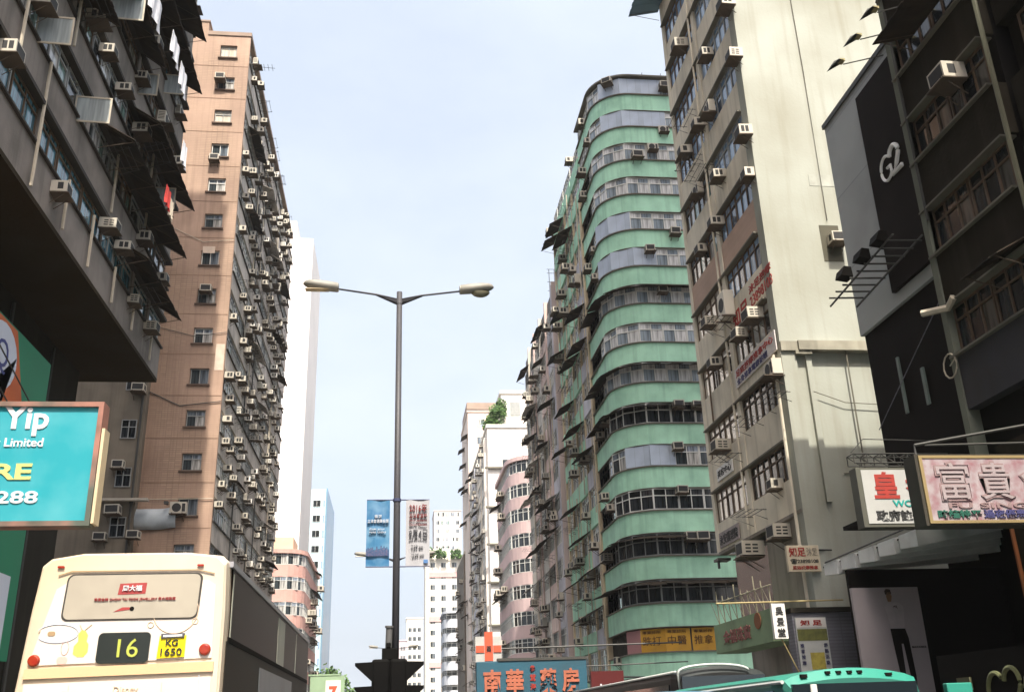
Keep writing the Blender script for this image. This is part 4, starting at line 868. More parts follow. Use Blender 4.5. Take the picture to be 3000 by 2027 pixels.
for ch, xx in (('富', 9.55), ('貴', 10.35), ('金', 11.15)):
    text(ch, fsn, M_OUT, xx, 5.42, 15.972, w=.66, h=.72, bold=.05); text(ch, fsn, M_OUT2, xx + .03, 5.45, 15.962, w=.60, h=.66, bold=.005)
text('FU SING', fsn, M_OUT, 9.7, 5.29, 15.972, w=1.5, h=.1, bold=.02)
text('時鐘特平', fsn, mat('dark_green_ink', (.02, .10, .07), .6, 0), 9.47, 5.115, 15.972, w=.82, h=.15, bold=.03); text('過夜優惠有', fsn, mat('navy_ink', (.05, .05, .14)), 10.33, 5.115, 15.972, w=1.0, h=.15, bold=.03)
b = MB(); b.tube([(9.4, 16.2, 6.28), (9.4, 16.2, 6.5), (13.5, 16.2, 7.2)], .03, 5); b.tube([(9.6, 16.2, 6.5), (13.6, 16.2, 6.6)], .02, 5); build(b, 'hanger', M_STEEL, fsn)
rc = thing('shop_column', 'rough dark column with an orange stained edge right of the canopy', 'column', (13.1, 17.5, 0))
g = MB(); g.box(13.0, 13.8, 16.6, 19.2, .13, 7.3); build(g, 'shaft', M_RD, rc)
b = MB(); b.tube([(12.98, 19.2, z * .5) for z in range(2, 15)], .05, 5); build(b, 'stained_edge', mat('orange_stain', (.30, .10, .03), .8, .5, 3), rc)
b = MB(); b.tube([(12.8, 17.1, 3), (12.8, 17.1, 6.4)], .06, 6); build(b, 'pipe', mat('old_green_pipe', (.12, .12, .08)), rc)

# ================================================================== RIGHT: buildings further down the street
M_PINK = mat('pale_pink_render', (.70, .55, .50), .85, .4, .5, .4); M_PINKE = mat('pink_end_wall', (.62, .52, .48), .85, .15, .3, .1)
M_GREYR = mat('beige_grey_render', (.64, .61, .56), .85, .4, .5, .45); M_LBEIGE = mat('light_beige_render', (.70, .64, .54), .85, .35, .5, .4)
def street_block(label, y0, y1, h, base, cols, m_end, nac, acl, n_aw, n_rk, cap=95, crowd=0):
    """a block whose street side is a row of bays, each bay in its own colour, with window strips, awnings, racks and pipes"""
    t = thing('tower_block', label, 'building', (18, (y0 + y1) / 2, 0)); W = Windows(t, cap)
    g = MB(); g.box(XG + .25, 30, y0 + .25, y1, .13, h - .5); build(g, 'wall', M_INNER, t)
    g = MB(); g.box(XG + .02, 30, y0, y0 + .25, .13, h); build(g, 'end_wall', m_end, t)
    n = len(cols); bw = (y1 - y0 - .25) / n; fl = [base + 2.75 * k for k in range(int((h - base) / 2.75))]; P = []
    for i, m_ in enumerate(cols):
        ya, yb = y0 + .25 + i * bw, y0 + .25 + (i + 1) * bw; r_ = .35 if i % 2 else 0.0
        g = MB()
        for z in fl: g.box(XG + (.0 if i % 2 else .1), XG + .3, ya, yb, z, z + 1.15)
        build(g, 'spandrel', m_, t)
        g = MB(); g.box(XG - .06, XG + .3, ya - .14, ya + .14, .13, h - .3); build(g, 'pilaster', m_, t)
        for k, z in enumerate(fl):
            nw = max(1, round(bw / 1.7)); wl = (bw - .35) / nw
            for j in range(nw): P.append((ya, yb - .18 - j * wl, z + 1.17, wl - .05))
            g = MB(); g.box(XG - .1, XG + .2, ya + .15, yb - .15, z + 1.152, z + 1.2)
    P.sort(key=lambda q: q[0])
    for _, y, z, wl in P: W.put(XG + .16, y, z, R_W, wl, 1.52, 3, .7, M_WFRAME if rng.random() < .6 else M_GFRAME, M_GLASS)
    W.done()
    for i in range(n_aw): l = rng.uniform(1.6, 4.2); awning(t, XG, rng.uniform(y0 + l + .3, y1), rng.choice(fl) + 2.6, R_W, l, rng.uniform(.7, 1.25), rng.uniform(.4, .8), M_AWN if rng.random() < .75 else M_GREYR)
    for i in range(n_rk): part_at(t, 'drying_rack', RACK, XG, rng.uniform(y0 + 2, y1), rng.choice(fl) + rng.uniform(.6, 1.3), R_W)
    for i in range(n * 2): y = y0 + .5 + rng.random() * (y1 - y0 - 1); z = rng.uniform(4, h * .6); pipe(t, [(XG - .1, y, z), (XG - .1, y, z + rng.uniform(5, 12))], .05, M_PIPE if rng.random() < .7 else M_STEEL)
    for i in range(nac): ac(XG, rng.uniform(y0 + .5, y1 - .3), rng.choice(fl) + rng.choice((.5, .9, 2.1)), R_W, acl, acl.replace('air conditioner', 'air conditioners', 1), False, sc=1.15)
    if crowd: ac_crowd(f'crowd of small {acl.replace("pale ", "").replace("air conditioner", "air conditioners", 1)}', [(XG + .02, rng.uniform(y0 + .5, y1 - .3), rng.choice(fl) + rng.choice((.5, .9, 2.1)), -1, rng.uniform(.9, 1.3)) for i in range(crowd)])
    return t
p_b = street_block('tall slab of pink and lilac bays with a blank end wall behind the green block', 77.5, 97, 38.6, .8, [M_LILAC, M_PINK, M_GREYR, M_PINK, M_LBEIGE], M_PINKE, 18, 'pale air conditioner on the street side of the pink slab, among many alike', 24, 26, crowd=30)
b = MB()
for i in range(4): b.tube([(XG + .5 + .5 * i, 81, 38.1), (XG + .5 + .5 * i, 81, 41.5)], .03, 4)
for zz in (39.3, 40.2, 41.1, 41.5): b.tube([(XG + .3, 81, zz), (XG + 2.4, 81, zz)], .025, 4)
build(b, 'roof_rack', M_STEEL, p_b)
P = round_corner(16.6, 116, 3.1, 4.0, 7, 128, 30, 1)
M_DPINK = mat('dusty_pink_render', (.56, .42, .41), .85, .2, .4, .15)
pk = curved_block('dusty pink corner block with rounded window bands, down the right side', P, 1, [28.6 - 2.95 * i for i in range(10)], 1.4, 31.4, M_DPINK, M_INNER, (18, 118, 0), 1.5, 95, fm=M_WFRAME, gm=M_DARKGLASS)
P2 = [(x, y) for x, y in P]
for i in range(8): awning(pk, XG, rng.uniform(119, 127), 2 + 2.95 * rng.randrange(1, 10), R_W, 3, 1.2, .7)
for i in range(14): ac(XG, rng.uniform(118, 127), 2 + 2.95 * rng.randrange(1, 10), R_W, 'air conditioner on the shaded side of the dusty pink corner block', 'air conditioners on the dusty pink block', False, sc=1.5)
def far_block(label, x0, x1, y0, y1, h, m, nx, pitch, win, base_z=3, gm=None, cap=60, acs=0, acl=None, awn=0, fm=None, name='tower_block'):
    t = thing(name, label, 'building', ((x0 + x1) / 2, y0, 0))
    g = MB(); g.box(x0, x1, y0, y1, 0, h); build(g, 'wall', m, t)
    g = MB(); g.box(x0 - .2, x1 + .2, y0 - .2, y1, h, h + .5); build(g, 'roof', m, t)
    W = Windows(t, cap)
    if nx: far_windows(t, W, x0 + .5, x1 - .5, y0, base_z, h - .5, nx, pitch, win[0], win[1], fm, gm or M_GLASS)
    W.done()
    for i in range(awn): awning(t, x0, rng.uniform(y0 + 4, y1 - 1), rng.uniform(6, h - 2), R_W, 3.5, 1.2, .7)
    for i in range(acs): ac(x0, rng.uniform(y0 + 1, y1 - 1), rng.uniform(5, h - 2), R_W, acl, acl.replace('air conditioner', 'air conditioners', 1), False, sc=1.6)
    return t
M_WB = mat('white_render', (.74, .70, .64), .85, .12, .2, .12); M_LP = mat('light_pink_render', (.66, .55, .48), .85, .15, .2, .15)
wb = far_block('white block with a planted penthouse on its roof, behind the pink corner block', 13.9, 30, 143, 176, 44.5, M_WB, 3, 5.6, (1.7, 1.9), 4, cap=30)
street_block('narrow cluttered grey block joined to the far side of the white penthouse block', 145, 176, 43.5, 2, [M_GREYR, M_LBEIGE, M_GREYR, M_LILAC, M_GREYR], M_WB, 0, 'air conditioner on the cluttered grey far block', 26, 20, cap=90, crowd=70)
g = MB(); g.box(16.5, 30, 146, 158, 45, 51.0); g.box(16.3, 30.2, 145.8, 158.2, 51.0, 51.5); build(g, 'penthouse', M_WB, wb)
g = MB(); g.box(17.9, 19.5, 145.9, 145.99, 47.4, 49.6); build(g, 'penthouse_window', M_GFRAME, wb)
for zz in (15, 21, 26.5, 32, 38): 
    g = MB(); g.box(13.4, 22, 142.5, 142.98, zz, zz + .25); build(g, 'ledge', M_LEDGE, wb)
def bush(name, label, cat, x, y, z, rx, ry, rz_, n, leaf, m, trunk=0, group=None):
    t = thing(name, label, cat, (x, y, z), group); b = MB(); r = random.Random(int(x * 7 + z))
    cl_ = [(r.gauss(0, .45) * rx, r.gauss(0, .45) * ry, r.uniform(.05, 1) * rz_, r.uniform(.25, .5)) for _ in range(14)]
    for i in range(n):
        cx_, cy_, cz_, q = cl_[i % 14]; p = Vector((cx_ + r.gauss(0, q * rx * .5), cy_ + r.gauss(0, q * ry * .5), max(0, cz_ + r.gauss(0, q * rz_ * .4)))) + Vector((x, y, z + trunk))
        u = Vector((r.gauss(0, 1), r.gauss(0, 1), r.gauss(0, 1))).normalized() * leaf; v = u.orthogonal().normalized() * leaf * r.uniform(.5, .9)
        b.add([p - u, p - v, p + u, p + v], [(0, 1, 2, 3)])
    build(b, 'foliage', m, t)
    b = MB()
    for i in range(5): b.tube([(x, y, z), (x + r.uniform(-.3, .3) * rx, y, z + trunk * .7 + rz_ * .2), (x + r.uniform(-.7, .7) * rx, y + r.uniform(-.5, .5) * ry, z + trunk + rz_ * .7)], .05 + .03 * trunk, 5, r2=.03)
    build(b, 'trunk' if trunk else 'stem', mat('bark', (.10, .075, .05), .9, .3), t); return t
M_LEAF = ramp_mat('leaf', [(0, (.045, .10, .025)), (.3, (.07, .14, .03)), (.6, (.10, .18, .05)), (.85, (.03, .07, .02))], rough=.6, spec=.3)
for i, (x, z, rx, h_) in enumerate(((14.6, 45.0, 1.2, 1.4), (15.4, 45.0, 1.3, 2.8), (16.1, 47.0, 1.1, 2.8))):
    bush('roof_plant', ('low green bush spilling over the left of the white penthouse roof', 'green shrub climbing beside the white penthouse', 'tallest leafy shrub against the white penthouse wall')[i], 'plant', x, 145, z, rx, 1.2, h_, 900, .22, M_LEAF, 0, 'plants on the penthouse roof')
fp = far_block('tall light pink tower behind the white penthouse block', 13.6, 34, 178, 195, 58, M_LP, 5, 3.4, (1.5, 1.5), 4, acs=0, awn=10)
g = MB(); g.box(13.4, 19, 177.6, 190, 58.5, 59.8); g.box(19.5, 22, 177.6, 190, 58.5, 60.2); build(g, 'roof_shed', mat('coping_stone', (.33, .25, .2)), fp)
M_CL = mat('cluttered_dark_side', (.17, .14, .11), .9, .6, 1.2, .4)
cb = far_block('cream block with a dark cluttered street side, right of the small round block', 13.6, 30, 190, 212, 33, mat('warm_cream_render', (.55, .49, .38), .85, .2, .3, .2), 4, 3.6, (1.9, 1.8), 4, acs=10, acl='air conditioner on the dark cluttered side of the cream far block', awn=8)
g = MB(); g.box(13.3, 13.58, 190.2, 212, 0, 33); build(g, 'street_side', M_CL, cb)
P = round_corner(13.8, 234, 2.4, 3.0, 5, 246, 26, 1)
curved_block('small pale block with a rounded corner and dark bands, far down the right side', P, 1, [23.0 - 3.1 * i for i in range(8)], 1.9, 26.2, mat('pale_blue_white_render', (.56, .58, .62), .8, .1, .3), M_DARKWALL, (15, 236, 0), 2.4, 40, fm=M_GFRAME, gm=M_DARKGLASS, core_y=3)
ct = far_block('cream and pink high-rise at the far end of the street, behind the white banner', 9.4, 20.2, 300, 316, 49, mat('pale_cream_render', (.74, .69, .60), .85, .08, .2), 3, 3.3, (1.5, 1.5), 4, gm=M_GLASS)
for zz in (5.5, 18, 31, 44):
    g = MB(); g.box(10.4, 19.4, 299.7, 299.98, zz, zz + 1.5); build(g, 'pink_band', mat('pink_band', (.58, .36, .34), .8, .1), ct)
g = MB(); g.box(10, 17, 302, 312, 49.5, 53); build(g, 'roof_house', M_WB, ct)
for i, (x, r_) in enumerate(((10.6, 2.2), (13.4, 2.0), (18.6, 1.8))): bush('roof_plant', ('dark green roof shrub at the left of the far cream high-rise', 'roof shrub in the middle of the far cream high-rise', 'roof shrub at the right of the far cream high-rise')[i], 'plant', x, 299, 49.6 if i < 2 else 49.5, r_, 1.5, 2.6, 400, .4, M_LEAF, 0, 'plants on the far high-rise roof')
far_block('distant grey high-rise standing above the far end of the street', 16.8, 28.5, 420, 440, 89, mat('far_grey_render', (.50, .47, .45), .85, .1, .1), 5, 3.6, (1.4, 1.6), 40, cap=40, gm=M_GLASS)
g_l = far_block('low stepped grey block left of the distant grey high-rise', 15.5, 19.5, 416, 419, 66, mat('far_grey_render', (.5, .47, .45)), 0, 3, (1, 1))
far_block('distant cream tower with a row of pale windows right of the lamp post', 5.0, 11.5, 400, 415, 42, mat('far_cream_render', (.62, .60, .54), .85, .08, .1), 3, 3.4, (1.3, 1.5), 3, cap=40, fm=M_GFRAME)
far_block('distant bluish tower half hidden behind the lamp post', -2.8, 1.4, 430, 445, 36, mat('far_blue_render', (.22, .33, .47), .6, .1, .1), 2, 3.4, (1.3, 1.2), 3, cap=24)
far_block('distant pink grey block just right of the lamp post', 2.0, 5.0, 380, 395, 32, mat('far_pinkgrey_render', (.50, .42, .44), .85, .1, .1), 2, 3.2, (.8, 1.4), 3, cap=20)
far_block('distant low pink block left of the traffic signal', -12, -5, 420, 435, 17, mat('far_pink_render', (.62, .46, .42), .85, .1, .1), 4, 3.0, (1, 1.3), 3, cap=20)
far_block('farthest pale grey block closing the street', -40, 2, 620, 640, 14, mat('far_pale_render', (.5, .5, .52), .85, .1, .05), 6, 3.2, (2, 1.4), 2, cap=20)
for i, (x, y, h_, lab) in enumerate(((-9.8, 150, 6.5, 'street tree beyond the front of the bus, the taller of two'), (-8.6, 172, 5.0, 'smaller street tree beyond the front of the bus'))):
    bush('street_tree', lab, 'tree', x, y, 0.13, 2.8, 2.6, 4.2, 1600, .28, M_LEAF, h_ - 1.5, 'street trees beyond the bus')

# ================================================================== SIGNS at the far right of the carriageway
bs = thing('signboard', 'long blue signboard with four orange characters, low in the centre', 'sign', (6, 45, 4))
g = MB(); g.box(3.65, 8.6, 45, 45.5, 2.4, 4.6); build(g, 'box', mat('sign_blue', (.025, .095, .14), .6, .3, 1.0), bs, bevel=.03)
g = MB(); g.box(4.6, 8.65, 44.96, 45.54, 4.6, 4.72); build(g, 'top_rail', M_STEEL, bs)
M_OR = mat('orange_letter', (.42, .13, .075), .6, .3, 3)
for ch, x in zip('南華藥房', (3.95, 4.95, 6.45, 7.45)): text(ch, bs, M_OR, x, 3.25, 44.97, w=.78, h=1.0, bold=.03, depth=.03)
for i, ch in enumerate('參茸海味'): text(ch, bs, M_REDP, 6.02, 4.1 - .38 * i, 44.98, w=.26, h=.3, bold=.02)
g = MB(); g.tube([(8.6, 45.2, 4.3), (13.4, 45.4, 4.4)], .03); g.tube([(8.6, 45.2, 2.8), (13.4, 45.4, 2.9)], .06); build(g, 'support_arm', M_STEEL, bs)
cs = thing('signboard', 'white pharmacy sign with a red cross above the blue signboard', 'sign', (4.3, 46, 5))
g = MB(); g.box(3.7, 4.9, 46, 46.2, 4.64, 5.75); build(g, 'board', mat('sign_face_white', (.44, .44, .42)), cs)
g = MB(); g.box(4.12, 4.5, 45.96, 45.99, 4.68, 5.95); g.box(3.72, 4.1, 45.96, 45.99, 5.05, 5.35); g.box(4.52, 4.88, 45.96, 45.99, 5.05, 5.35); build(g, 'red_cross', mat('cross_red', (.60, .10, .05), .6, .1), cs)
text('藥', cs, M_INK, 4.2, 5.06, 45.95, w=.22, h=.28); g = MB(); g.tube([(4.9, 46.1, 5.2), (13.4, 46.1, 5.3)], .04); build(g, 'support_arm', M_STEEL, cs)
rs = thing('signboard', 'small dark red signboard with pale lettering above the coach', 'sign', (10.4, 50, 3.6))
g = MB(); g.box(9.75, 11.4, 50, 50.3, 2.6, 4.3); build(g, 'board', mat('dark_red_board', (.09, .01, .01), .6, .2), rs); text('大押', rs, mat('sign_white', (.8, .8, .8)), 9.9, 3.1, 49.99, w=1.3, h=.6, bold=.02)
g = MB(); g.tube([(11.4, 50.1, 4), (13.5, 52, 4)], .05); build(g, 'support_arm', M_STEEL, rs)
gl = thing('street_sign', 'green framed street sign with a white shop board reading 7 beyond the bus', 'sign', (-5.5, 95, 4))
g = MB(); g.tube([(-7.6, 95, .13), (-7.6, 95, 7.1)], .07); build(g, 'post', M_STEEL, gl)
g = MB(); g.box(-7.5, -4.4, 94.9, 95.05, 3.8, 6.6); g.box(-7.7, -4.8, 94.85, 95.05, 6.62, 6.75); build(g, 'panel', mat('pale_green_panel', (.30, .42, .27), .6, .2, 1), gl)
g = MB(); g.box(-6.1, -4.75, 94.8, 94.88, 3.9, 6.2); build(g, 'white_board', M_WHITE, gl); text('7', gl, mat('cross_red', (.6, .1, .05)), -5.8, 4.6, 94.79, h=1.1, bold=.05)

# ================================================================== street lamps
M_LAMPP = mat('lamp_grey_paint', (.060, .060, .068), .5, .3, 3)
def street_lamp(x, y, h, label, arm=1.35, k=1.0):
    t = thing('street_lamp', label, 'street lamp', (x, y, 0.14), 'double armed street lamps on the median')
    b = MB(); b.tube([(x, y, .14), (x, y, 1.6)], .11, 14); b.tube([(x, y, 1.6), (x, y, h + .05)], .075, 14, r2=.062); b.tube([(x, y, h - .25), (x, y, h - .23)], .066, 14); build(b, 'pole', M_LAMPP, t, smooth=True)
    for s_ in (-1, 1):
        b = MB(); b.tube([(x + s_ * .05, y, h - .13), (x + s_ * .5, y, h - .02), (x + s_ * arm, y, h + .1)], .028, 8, r2=.022)
        b.hull8([(x + s_ * .05, y - .02, h - .26), (x + s_ * .05, y + .02, h - .26), (x + s_ * .05, y + .02, h - .12), (x + s_ * .05, y - .02, h - .12)], [(x + s_ * .55, y - .01, h - .03), (x + s_ * .55, y + .01, h - .03), (x + s_ * .55, y + .01, h - .01), (x + s_ * .55, y - .01, h - .01)])
        build(b, 'arm', M_LAMPP, t, smooth=True)
        # cobra head: a flattened, tapering shell with a glass bowl below
        hd = MB(); rings = []; L = .78; n = 14
        prof = [(0, .10, .10, .0), (.03, .125, .12, .0), (.25, .13, .13, .005), (.5, .14, .125, .01), (.66, .125, .10, .012), (.74, .08, .065, .012), (.78, .02, .02, .01)]
        for u, wy, wz, dz in prof: rings.append([(x + s_ * (arm + u), y + wy * math.cos(2 * math.pi * j / n), h + .13 + dz + .10 * u + wz * math.sin(2 * math.pi * j / n) * (1.0 if math.sin(2 * math.pi * j / n) > 0 else .85)) for j in range(n)])
        for i, r_ in enumerate(rings): hd.v += r_
        for i in range(len(rings) - 1):
            for j in range(n): hd.f.append([i * n + j, i * n + (j + 1) % n, (i + 1) * n + (j + 1) % n, (i + 1) * n + j]); hd.m.append(0)
        hd.f.append(list(range(n))); hd.m.append(0)
        ho = build(hd, 'lamp_head', mat('lamp_head_grey', (.26, .25, .22), .5, .35, 3), t, smooth=True)
        bw = MB(); m_ = 12
        cx_ = x + s_ * (arm + .47); 
        if s_ > 0:
            for i in range(5):
                ph = i / 4 * math.pi / 2
                bw.v += [(cx_ - x - 0 + x + .22 * math.cos(ph) * math.cos(2 * math.pi * j / m_) , y + .11 * math.cos(ph) * math.sin(2 * math.pi * j / m_), h + .09 - .13 * math.sin(ph)) for j in range(m_)]
            for i in range(4):
                for j in range(m_): bw.f.append([i * m_ + j, i * m_ + (j + 1) % m_, (i + 1) * m_ + (j + 1) % m_, (i + 1) * m_ + j]); bw.m.append(0)
            bx = Vector(t['_w']); o = build(bw, 'glass_bowl', mat('lamp_bowl', (.16, .15, .10), .15, .2, 4, spec=.6), None, smooth=True); 
            o.data.transform(Matrix.Translation(-bx)); o.parent = ho
        else:
            bw.box(cx_ - .26, cx_ + .26, y - .09, y + .09, h + .055, h + .09); o = build(bw, 'glass_bowl', mat('lamp_lens_amber', (.42, .33, .20), .2, .4, 5, spec=.6), None, bevel=.02); o.data.transform(Matrix.Translation(-Vector(t['_w']))); o.parent = ho
    return t
street_lamp(.035, 20, 11.05, 'tall grey double armed street lamp in the centre, nearest of the row')
street_lamp(.02, 52, 10.35, 'second street lamp down the median, one head showing left of the blue banner')
street_lamp(.0, 88, 8.35, 'third street lamp, tiny and low, left of the post foot')
# banners on the nearest lamp
M_BARM = mat('banner_arm', (.05, .06, .12), .5, .2)
def cloth_panel(x0, x1, z0, z1, y, m):
    b = MB(); n = 8; q = 10; v = []; f = []
    for j in range(q + 1):
        for i in range(n + 1): v.append((x0 + (x1 - x0) * i / n, y + .010 * math.sin(i * .9 + j * .35), z0 + (z1 - z0) * j / q))
    for j in range(q):
        for i in range(n): f.append((j * (n + 1) + i, j * (n + 1) + i + 1, (j + 1) * (n + 1) + i + 1, (j + 1) * (n + 1) + i))
    b.add(v, f); return b
def banner(label, x0, x1, m, z0=5.02, z1=6.38):
    t = thing('banner', label, 'banner', ((x0 + x1) / 2, 19.97, z0), None)
    o = build(cloth_panel(x0, x1, z0, z1, 19.97, m), 'cloth', m, t); s_ = o.modifiers.new('t', 'SOLIDIFY'); s_.thickness = .008
    b = MB(); xa = x1 if x1 < 0 else x0
    for zz in (z0, z1): b.tube([(.03 - (.07 if x1 < 0 else -.07), 19.97, zz), (xa, 19.97, zz)], .014, 6); b.tube([(xa, 19.97, zz), (x0 if x1 < 0 else x1, 19.97, zz)], .012, 6)
    build(b, 'arm', M_BARM, t); b = MB()
    b.tube([(.035, 20, z1 - .03), (.035, 20, z1 + .03)], .085, 12); build(b, 'clamp', M_BARM, t) if x1 < 0 else None
    return t
bl = banner('blue banner with white writing and a crowd picture, left of the lamp post', -.58, -.11, mat('banner_blue', (.025, .13, .27), .6, .35, 3.0, c2=(.07, .21, .34), grime=(.35, .45, .55)))
br = banner('pale grey banner announcing 2016 in red, right of the lamp post', .22, .705, mat('banner_grey', (.37, .37, .39), .6, .12, 3))
M_BW = mat('banner_white_ink', (.50, .54, .60), .6, 0); M_BR = mat('banner_red_ink', (.18, .025, .025), .6, 0); M_BK = mat('banner_grey_ink', (.06, .06, .07), .6, 0)
YB = 19.935
text('香港', bl, M_BW, -.42, 6.0, YB, w=.15, h=.07, bold=.01); text('立法會選舉投票', bl, M_BW, -.56, 5.9, YB, w=.43, h=.075, bold=.01)
text('Cast your\nvote today', bl, M_BW, -.52, 5.68, YB, w=.34, h=.12)
b = MB(); rr = random.Random(3)
for i in range(16):
    x = -.565 + .029 * i; hh = rr.uniform(.10, .19); b.box(x - .013, x + .013, YB, YB + .012, 5.23, 5.23 + hh); b.tube([(x, YB + .005, 5.23 + hh + .012), (x, YB + .009, 5.23 + hh + .013)], .012, 6)
build(b, 'crowd_picture', mat('crowd_navy', (.03, .07, .16), .7, .4, 30, grime=(.4, .2, .22)), bl)
text('2016年', br, M_BR, .29, 6.12, YB, w=.36, h=.17, bold=.008); text('立法會選舉', br, M_BR, .29, 6.0, YB, w=.36, h=.085, bold=.004)
text('2016 Legislative', br, M_BR, .29, 5.915, YB, w=.36, h=.05); text('Council Election', br, M_BR, .29, 5.835, YB, w=.36, h=.05)
text('9月4日', br, M_BK, .285, 5.60, YB, w=.37, h=.16, bold=.008); text('星期日 投票 Sunday Polling', br, M_BK, .285, 5.56, YB, w=.36, h=.025)
text('7:30 am', br, M_BK, .33, 5.37, YB, w=.24, h=.07); text('10:30 pm', br, M_BK, .33, 5.20, YB, w=.26, h=.07)
g = MB(); g.box(.58, .67, YB, YB + .01, 5.08, 5.15); build(g, 'logo', mat('logo_blue', (.08, .18, .38), .6, .3, 20), br)
# traffic signal seen from behind
sg = thing('traffic_signal', 'black traffic signal with flared hoods at the foot of the lamp post', 'traffic signal', (-.07, 19.6, .14))
M_SIG = mat('signal_black', (.005, .005, .005), .7, .1, spec=.05)
g = MB(); g.tube([(-.16, 19.6, .14), (-.16, 19.6, 3.2)], .06, 12); build(g, 'post', M_SIG, sg)
g = MB(); g.tube([(-.10, 19.6, 3.3), (-.085, 19.6, 3.80)], .065, 14); g.tube([(-.087, 19.6, 3.80), (-.086, 19.6, 3.835)], .085, 14); build(g, 'post_cap', mat('signal_grey', (.10, .10, .10), .5, .3, 3), sg, smooth=False)
g = MB(); g.box(-.22, .08, 19.5, 19.72, 3.2, 3.42); g.box(-.14, -.05, 19.48, 19.7, 3.42, 3.52); build(g, 'bracket', M_SIG, sg, bevel=.02)
g = MB(); g.box(-.14, 0, 19.5, 19.7, 2.1, 3.2); build(g, 'back_plate', M_SIG, sg)
for s_ in (-1, 1):
    cx_ = -.07 + s_ * .17
    g = MB(); g.box(cx_ - .165, cx_ + .165, 19.45, 19.75, 2.1, 3.22); hd = build(g, 'signal_head', M_SIG, sg, bevel=.05)
    for zc_ in (2.98, 2.55, 2.2):
        v = MB(); o0 = cx_ + s_ * .14; o1 = cx_ + s_ * .48
        a = [(o0, 19.44, zc_ - .17), (o0, 19.76, zc_ - .17), (o0, 19.76, zc_ + .19), (o0, 19.44, zc_ + .19)]; bq = [(o1, 19.47, zc_ + .13), (o1, 19.73, zc_ + .13), (o1, 19.73, zc_ + .18), (o1, 19.47, zc_ + .18)]
        v.hull8(a, bq); o = build(v, 'visor', M_SIG, sg)
# ================================================================== vehicles
def wheel(parent, x, y, r=.48, w=.28, s_=1):
    b = MB(); b.tube([(x - w / 2, y, r), (x + w / 2, y, r)], r, 24); wo_ = build(b, 'wheel', mat('tyre_rubber', (.02, .02, .02), .8, .1), parent, bevel=.03)
    b = MB(); b.tube([(x + s_ * w / 2, y, r), (x + s_ * (w / 2 + .02), y, r)], r * .55, 18); o = build(b, 'rim', mat('rim_steel', (.35, .35, .35), .4, .2), None); o.data.transform(Matrix.Translation(-Vector(parent['_w']))); o.parent = wo_
bu = thing('double_decker_bus', 'cream double-decker bus seen from behind on route 16', 'bus', (-3.6, 20, 0))
M_BUS = mat('bus_cream_paint', (.64, .51, .34), .3, .25, .8, .1, c2=(.68, .58, .46), spec=.5); M_BUSW = mat('bus_white_panel', (.66, .60, .54), .35, .1, .6, spec=.5)
yr, yf = 14.3, 28.6; xl, xr = -5.02, -2.33
# body as a loft: rear corner is wider at the waist and tapers to the roof
def bus_ring(y, inset, zt):
    return [(xl + .02 + inset, y, .35), (xl + inset, y, 2.6), (xl + .07 + inset, y, 3.6), (xl + .13 + inset, y, zt - .12), (xl + .24 + inset, y, zt - .02), (xl + .7, y, zt + .05), (xr - .6, y, zt + .05), (xr - .12 - inset, y, zt), (xr - .02 - inset, y, zt - .10), (xr - inset, y, 3.6), (xr - inset, y, 2.6), (xr - inset, y, .35)]
b = MB(); RG = [bus_ring(yr + .01, .07, 4.31), bus_ring(yr + .06, .02, 4.36), bus_ring(yr + .22, 0, 4.38), bus_ring(yf - .3, 0, 4.38), bus_ring(yf, .12, 4.28)]
n = 12
for r_ in RG: b.v += r_
for i in range(4):
    for j in range(n - 1): b.f.append([i * n + j, i * n + j + 1, (i + 1) * n + j + 1, (i + 1) * n + j]); b.m.append(0)
b.f.append(list(range(n))); b.m.append(0); b.f.append(list(range(4 * n, 5 * n))[::-1]); b.m.append(0)
b.f.append([0, n, 2 * n, 3 * n, 4 * n, 5 * n - 1, 4 * n - 1, 3 * n - 1, 2 * n - 1, n - 1]); b.m.append(0)
build(b, 'body', M_BUS, bu, bevel=.02)
def rear(name, poly, m, y=yr, d=.012, parent=bu, bev=0.0):
    b = MB(); b.prism(poly, 0, d); b.v = [(x, y - z, q) for x, q, z in b.v]; return build(b, name, m, parent, bevel=bev)
def rrect(x0, x1, z0, z1, r=.07, sk=0.0):
    P = []
    for cx_, cz_, a0 in ((x1 - r, z1 - r, 0), (x0 + r, z1 - r, 90), (x0 + r, z0 + r, 180), (x1 - r, z0 + r, 270)):
        for i in range(5): a = rad(a0 + 22.5 * i); P.append((cx_ + r * math.cos(a), cz_ + r * math.sin(a)))
    return [(x + sk * (z - z0), z) for x, z in P]
rear('rear_panel', [(-4.86, 2.92), (-2.47, 2.97), (-2.49, 3.95), (-2.60, 4.02), (-4.50, 4.0), (-4.62, 3.92)], M_BUSW, d=.008)
fr_ = rear('window_frame', rrect(-4.52, -2.70, 3.49, 4.12, .09, .05), mat('rubber_seal', (.05, .045, .04), .7, 0), d=.016)
rear('rear_window', rrect(-4.495, -2.725, 3.51, 4.10, .08, .05), mat('window_wrap', (.40, .36, .29), .4, .2, 2.0, spec=.5), d=.022)
rear('crease', [(-4.62, 4.11), (-4.45, 4.165), (-2.75, 4.165), (-2.52, 4.11), (-2.52, 4.098), (-2.75, 4.152), (-4.45, 4.152), (-4.62, 4.098)], mat('crease_brown', (.35, .24, .13), .6, 0), d=.012)
rear('waist_band', [(-4.90, 2.75), (-2.44, 2.79), (-2.44, 2.92), (-4.89, 2.88)], mat('bus_tan', (.66, .45, .26), .4, .1, 1), d=.03)
rear('lower_panel', [(-4.88, .7), (-2.46, .7), (-2.46, 2.73), (-4.88, 2.69)], M_BUSW, d=.008)
M_LOGOR = mat('maroon_decal', (.33, .05, .05), .5, .1, 4)
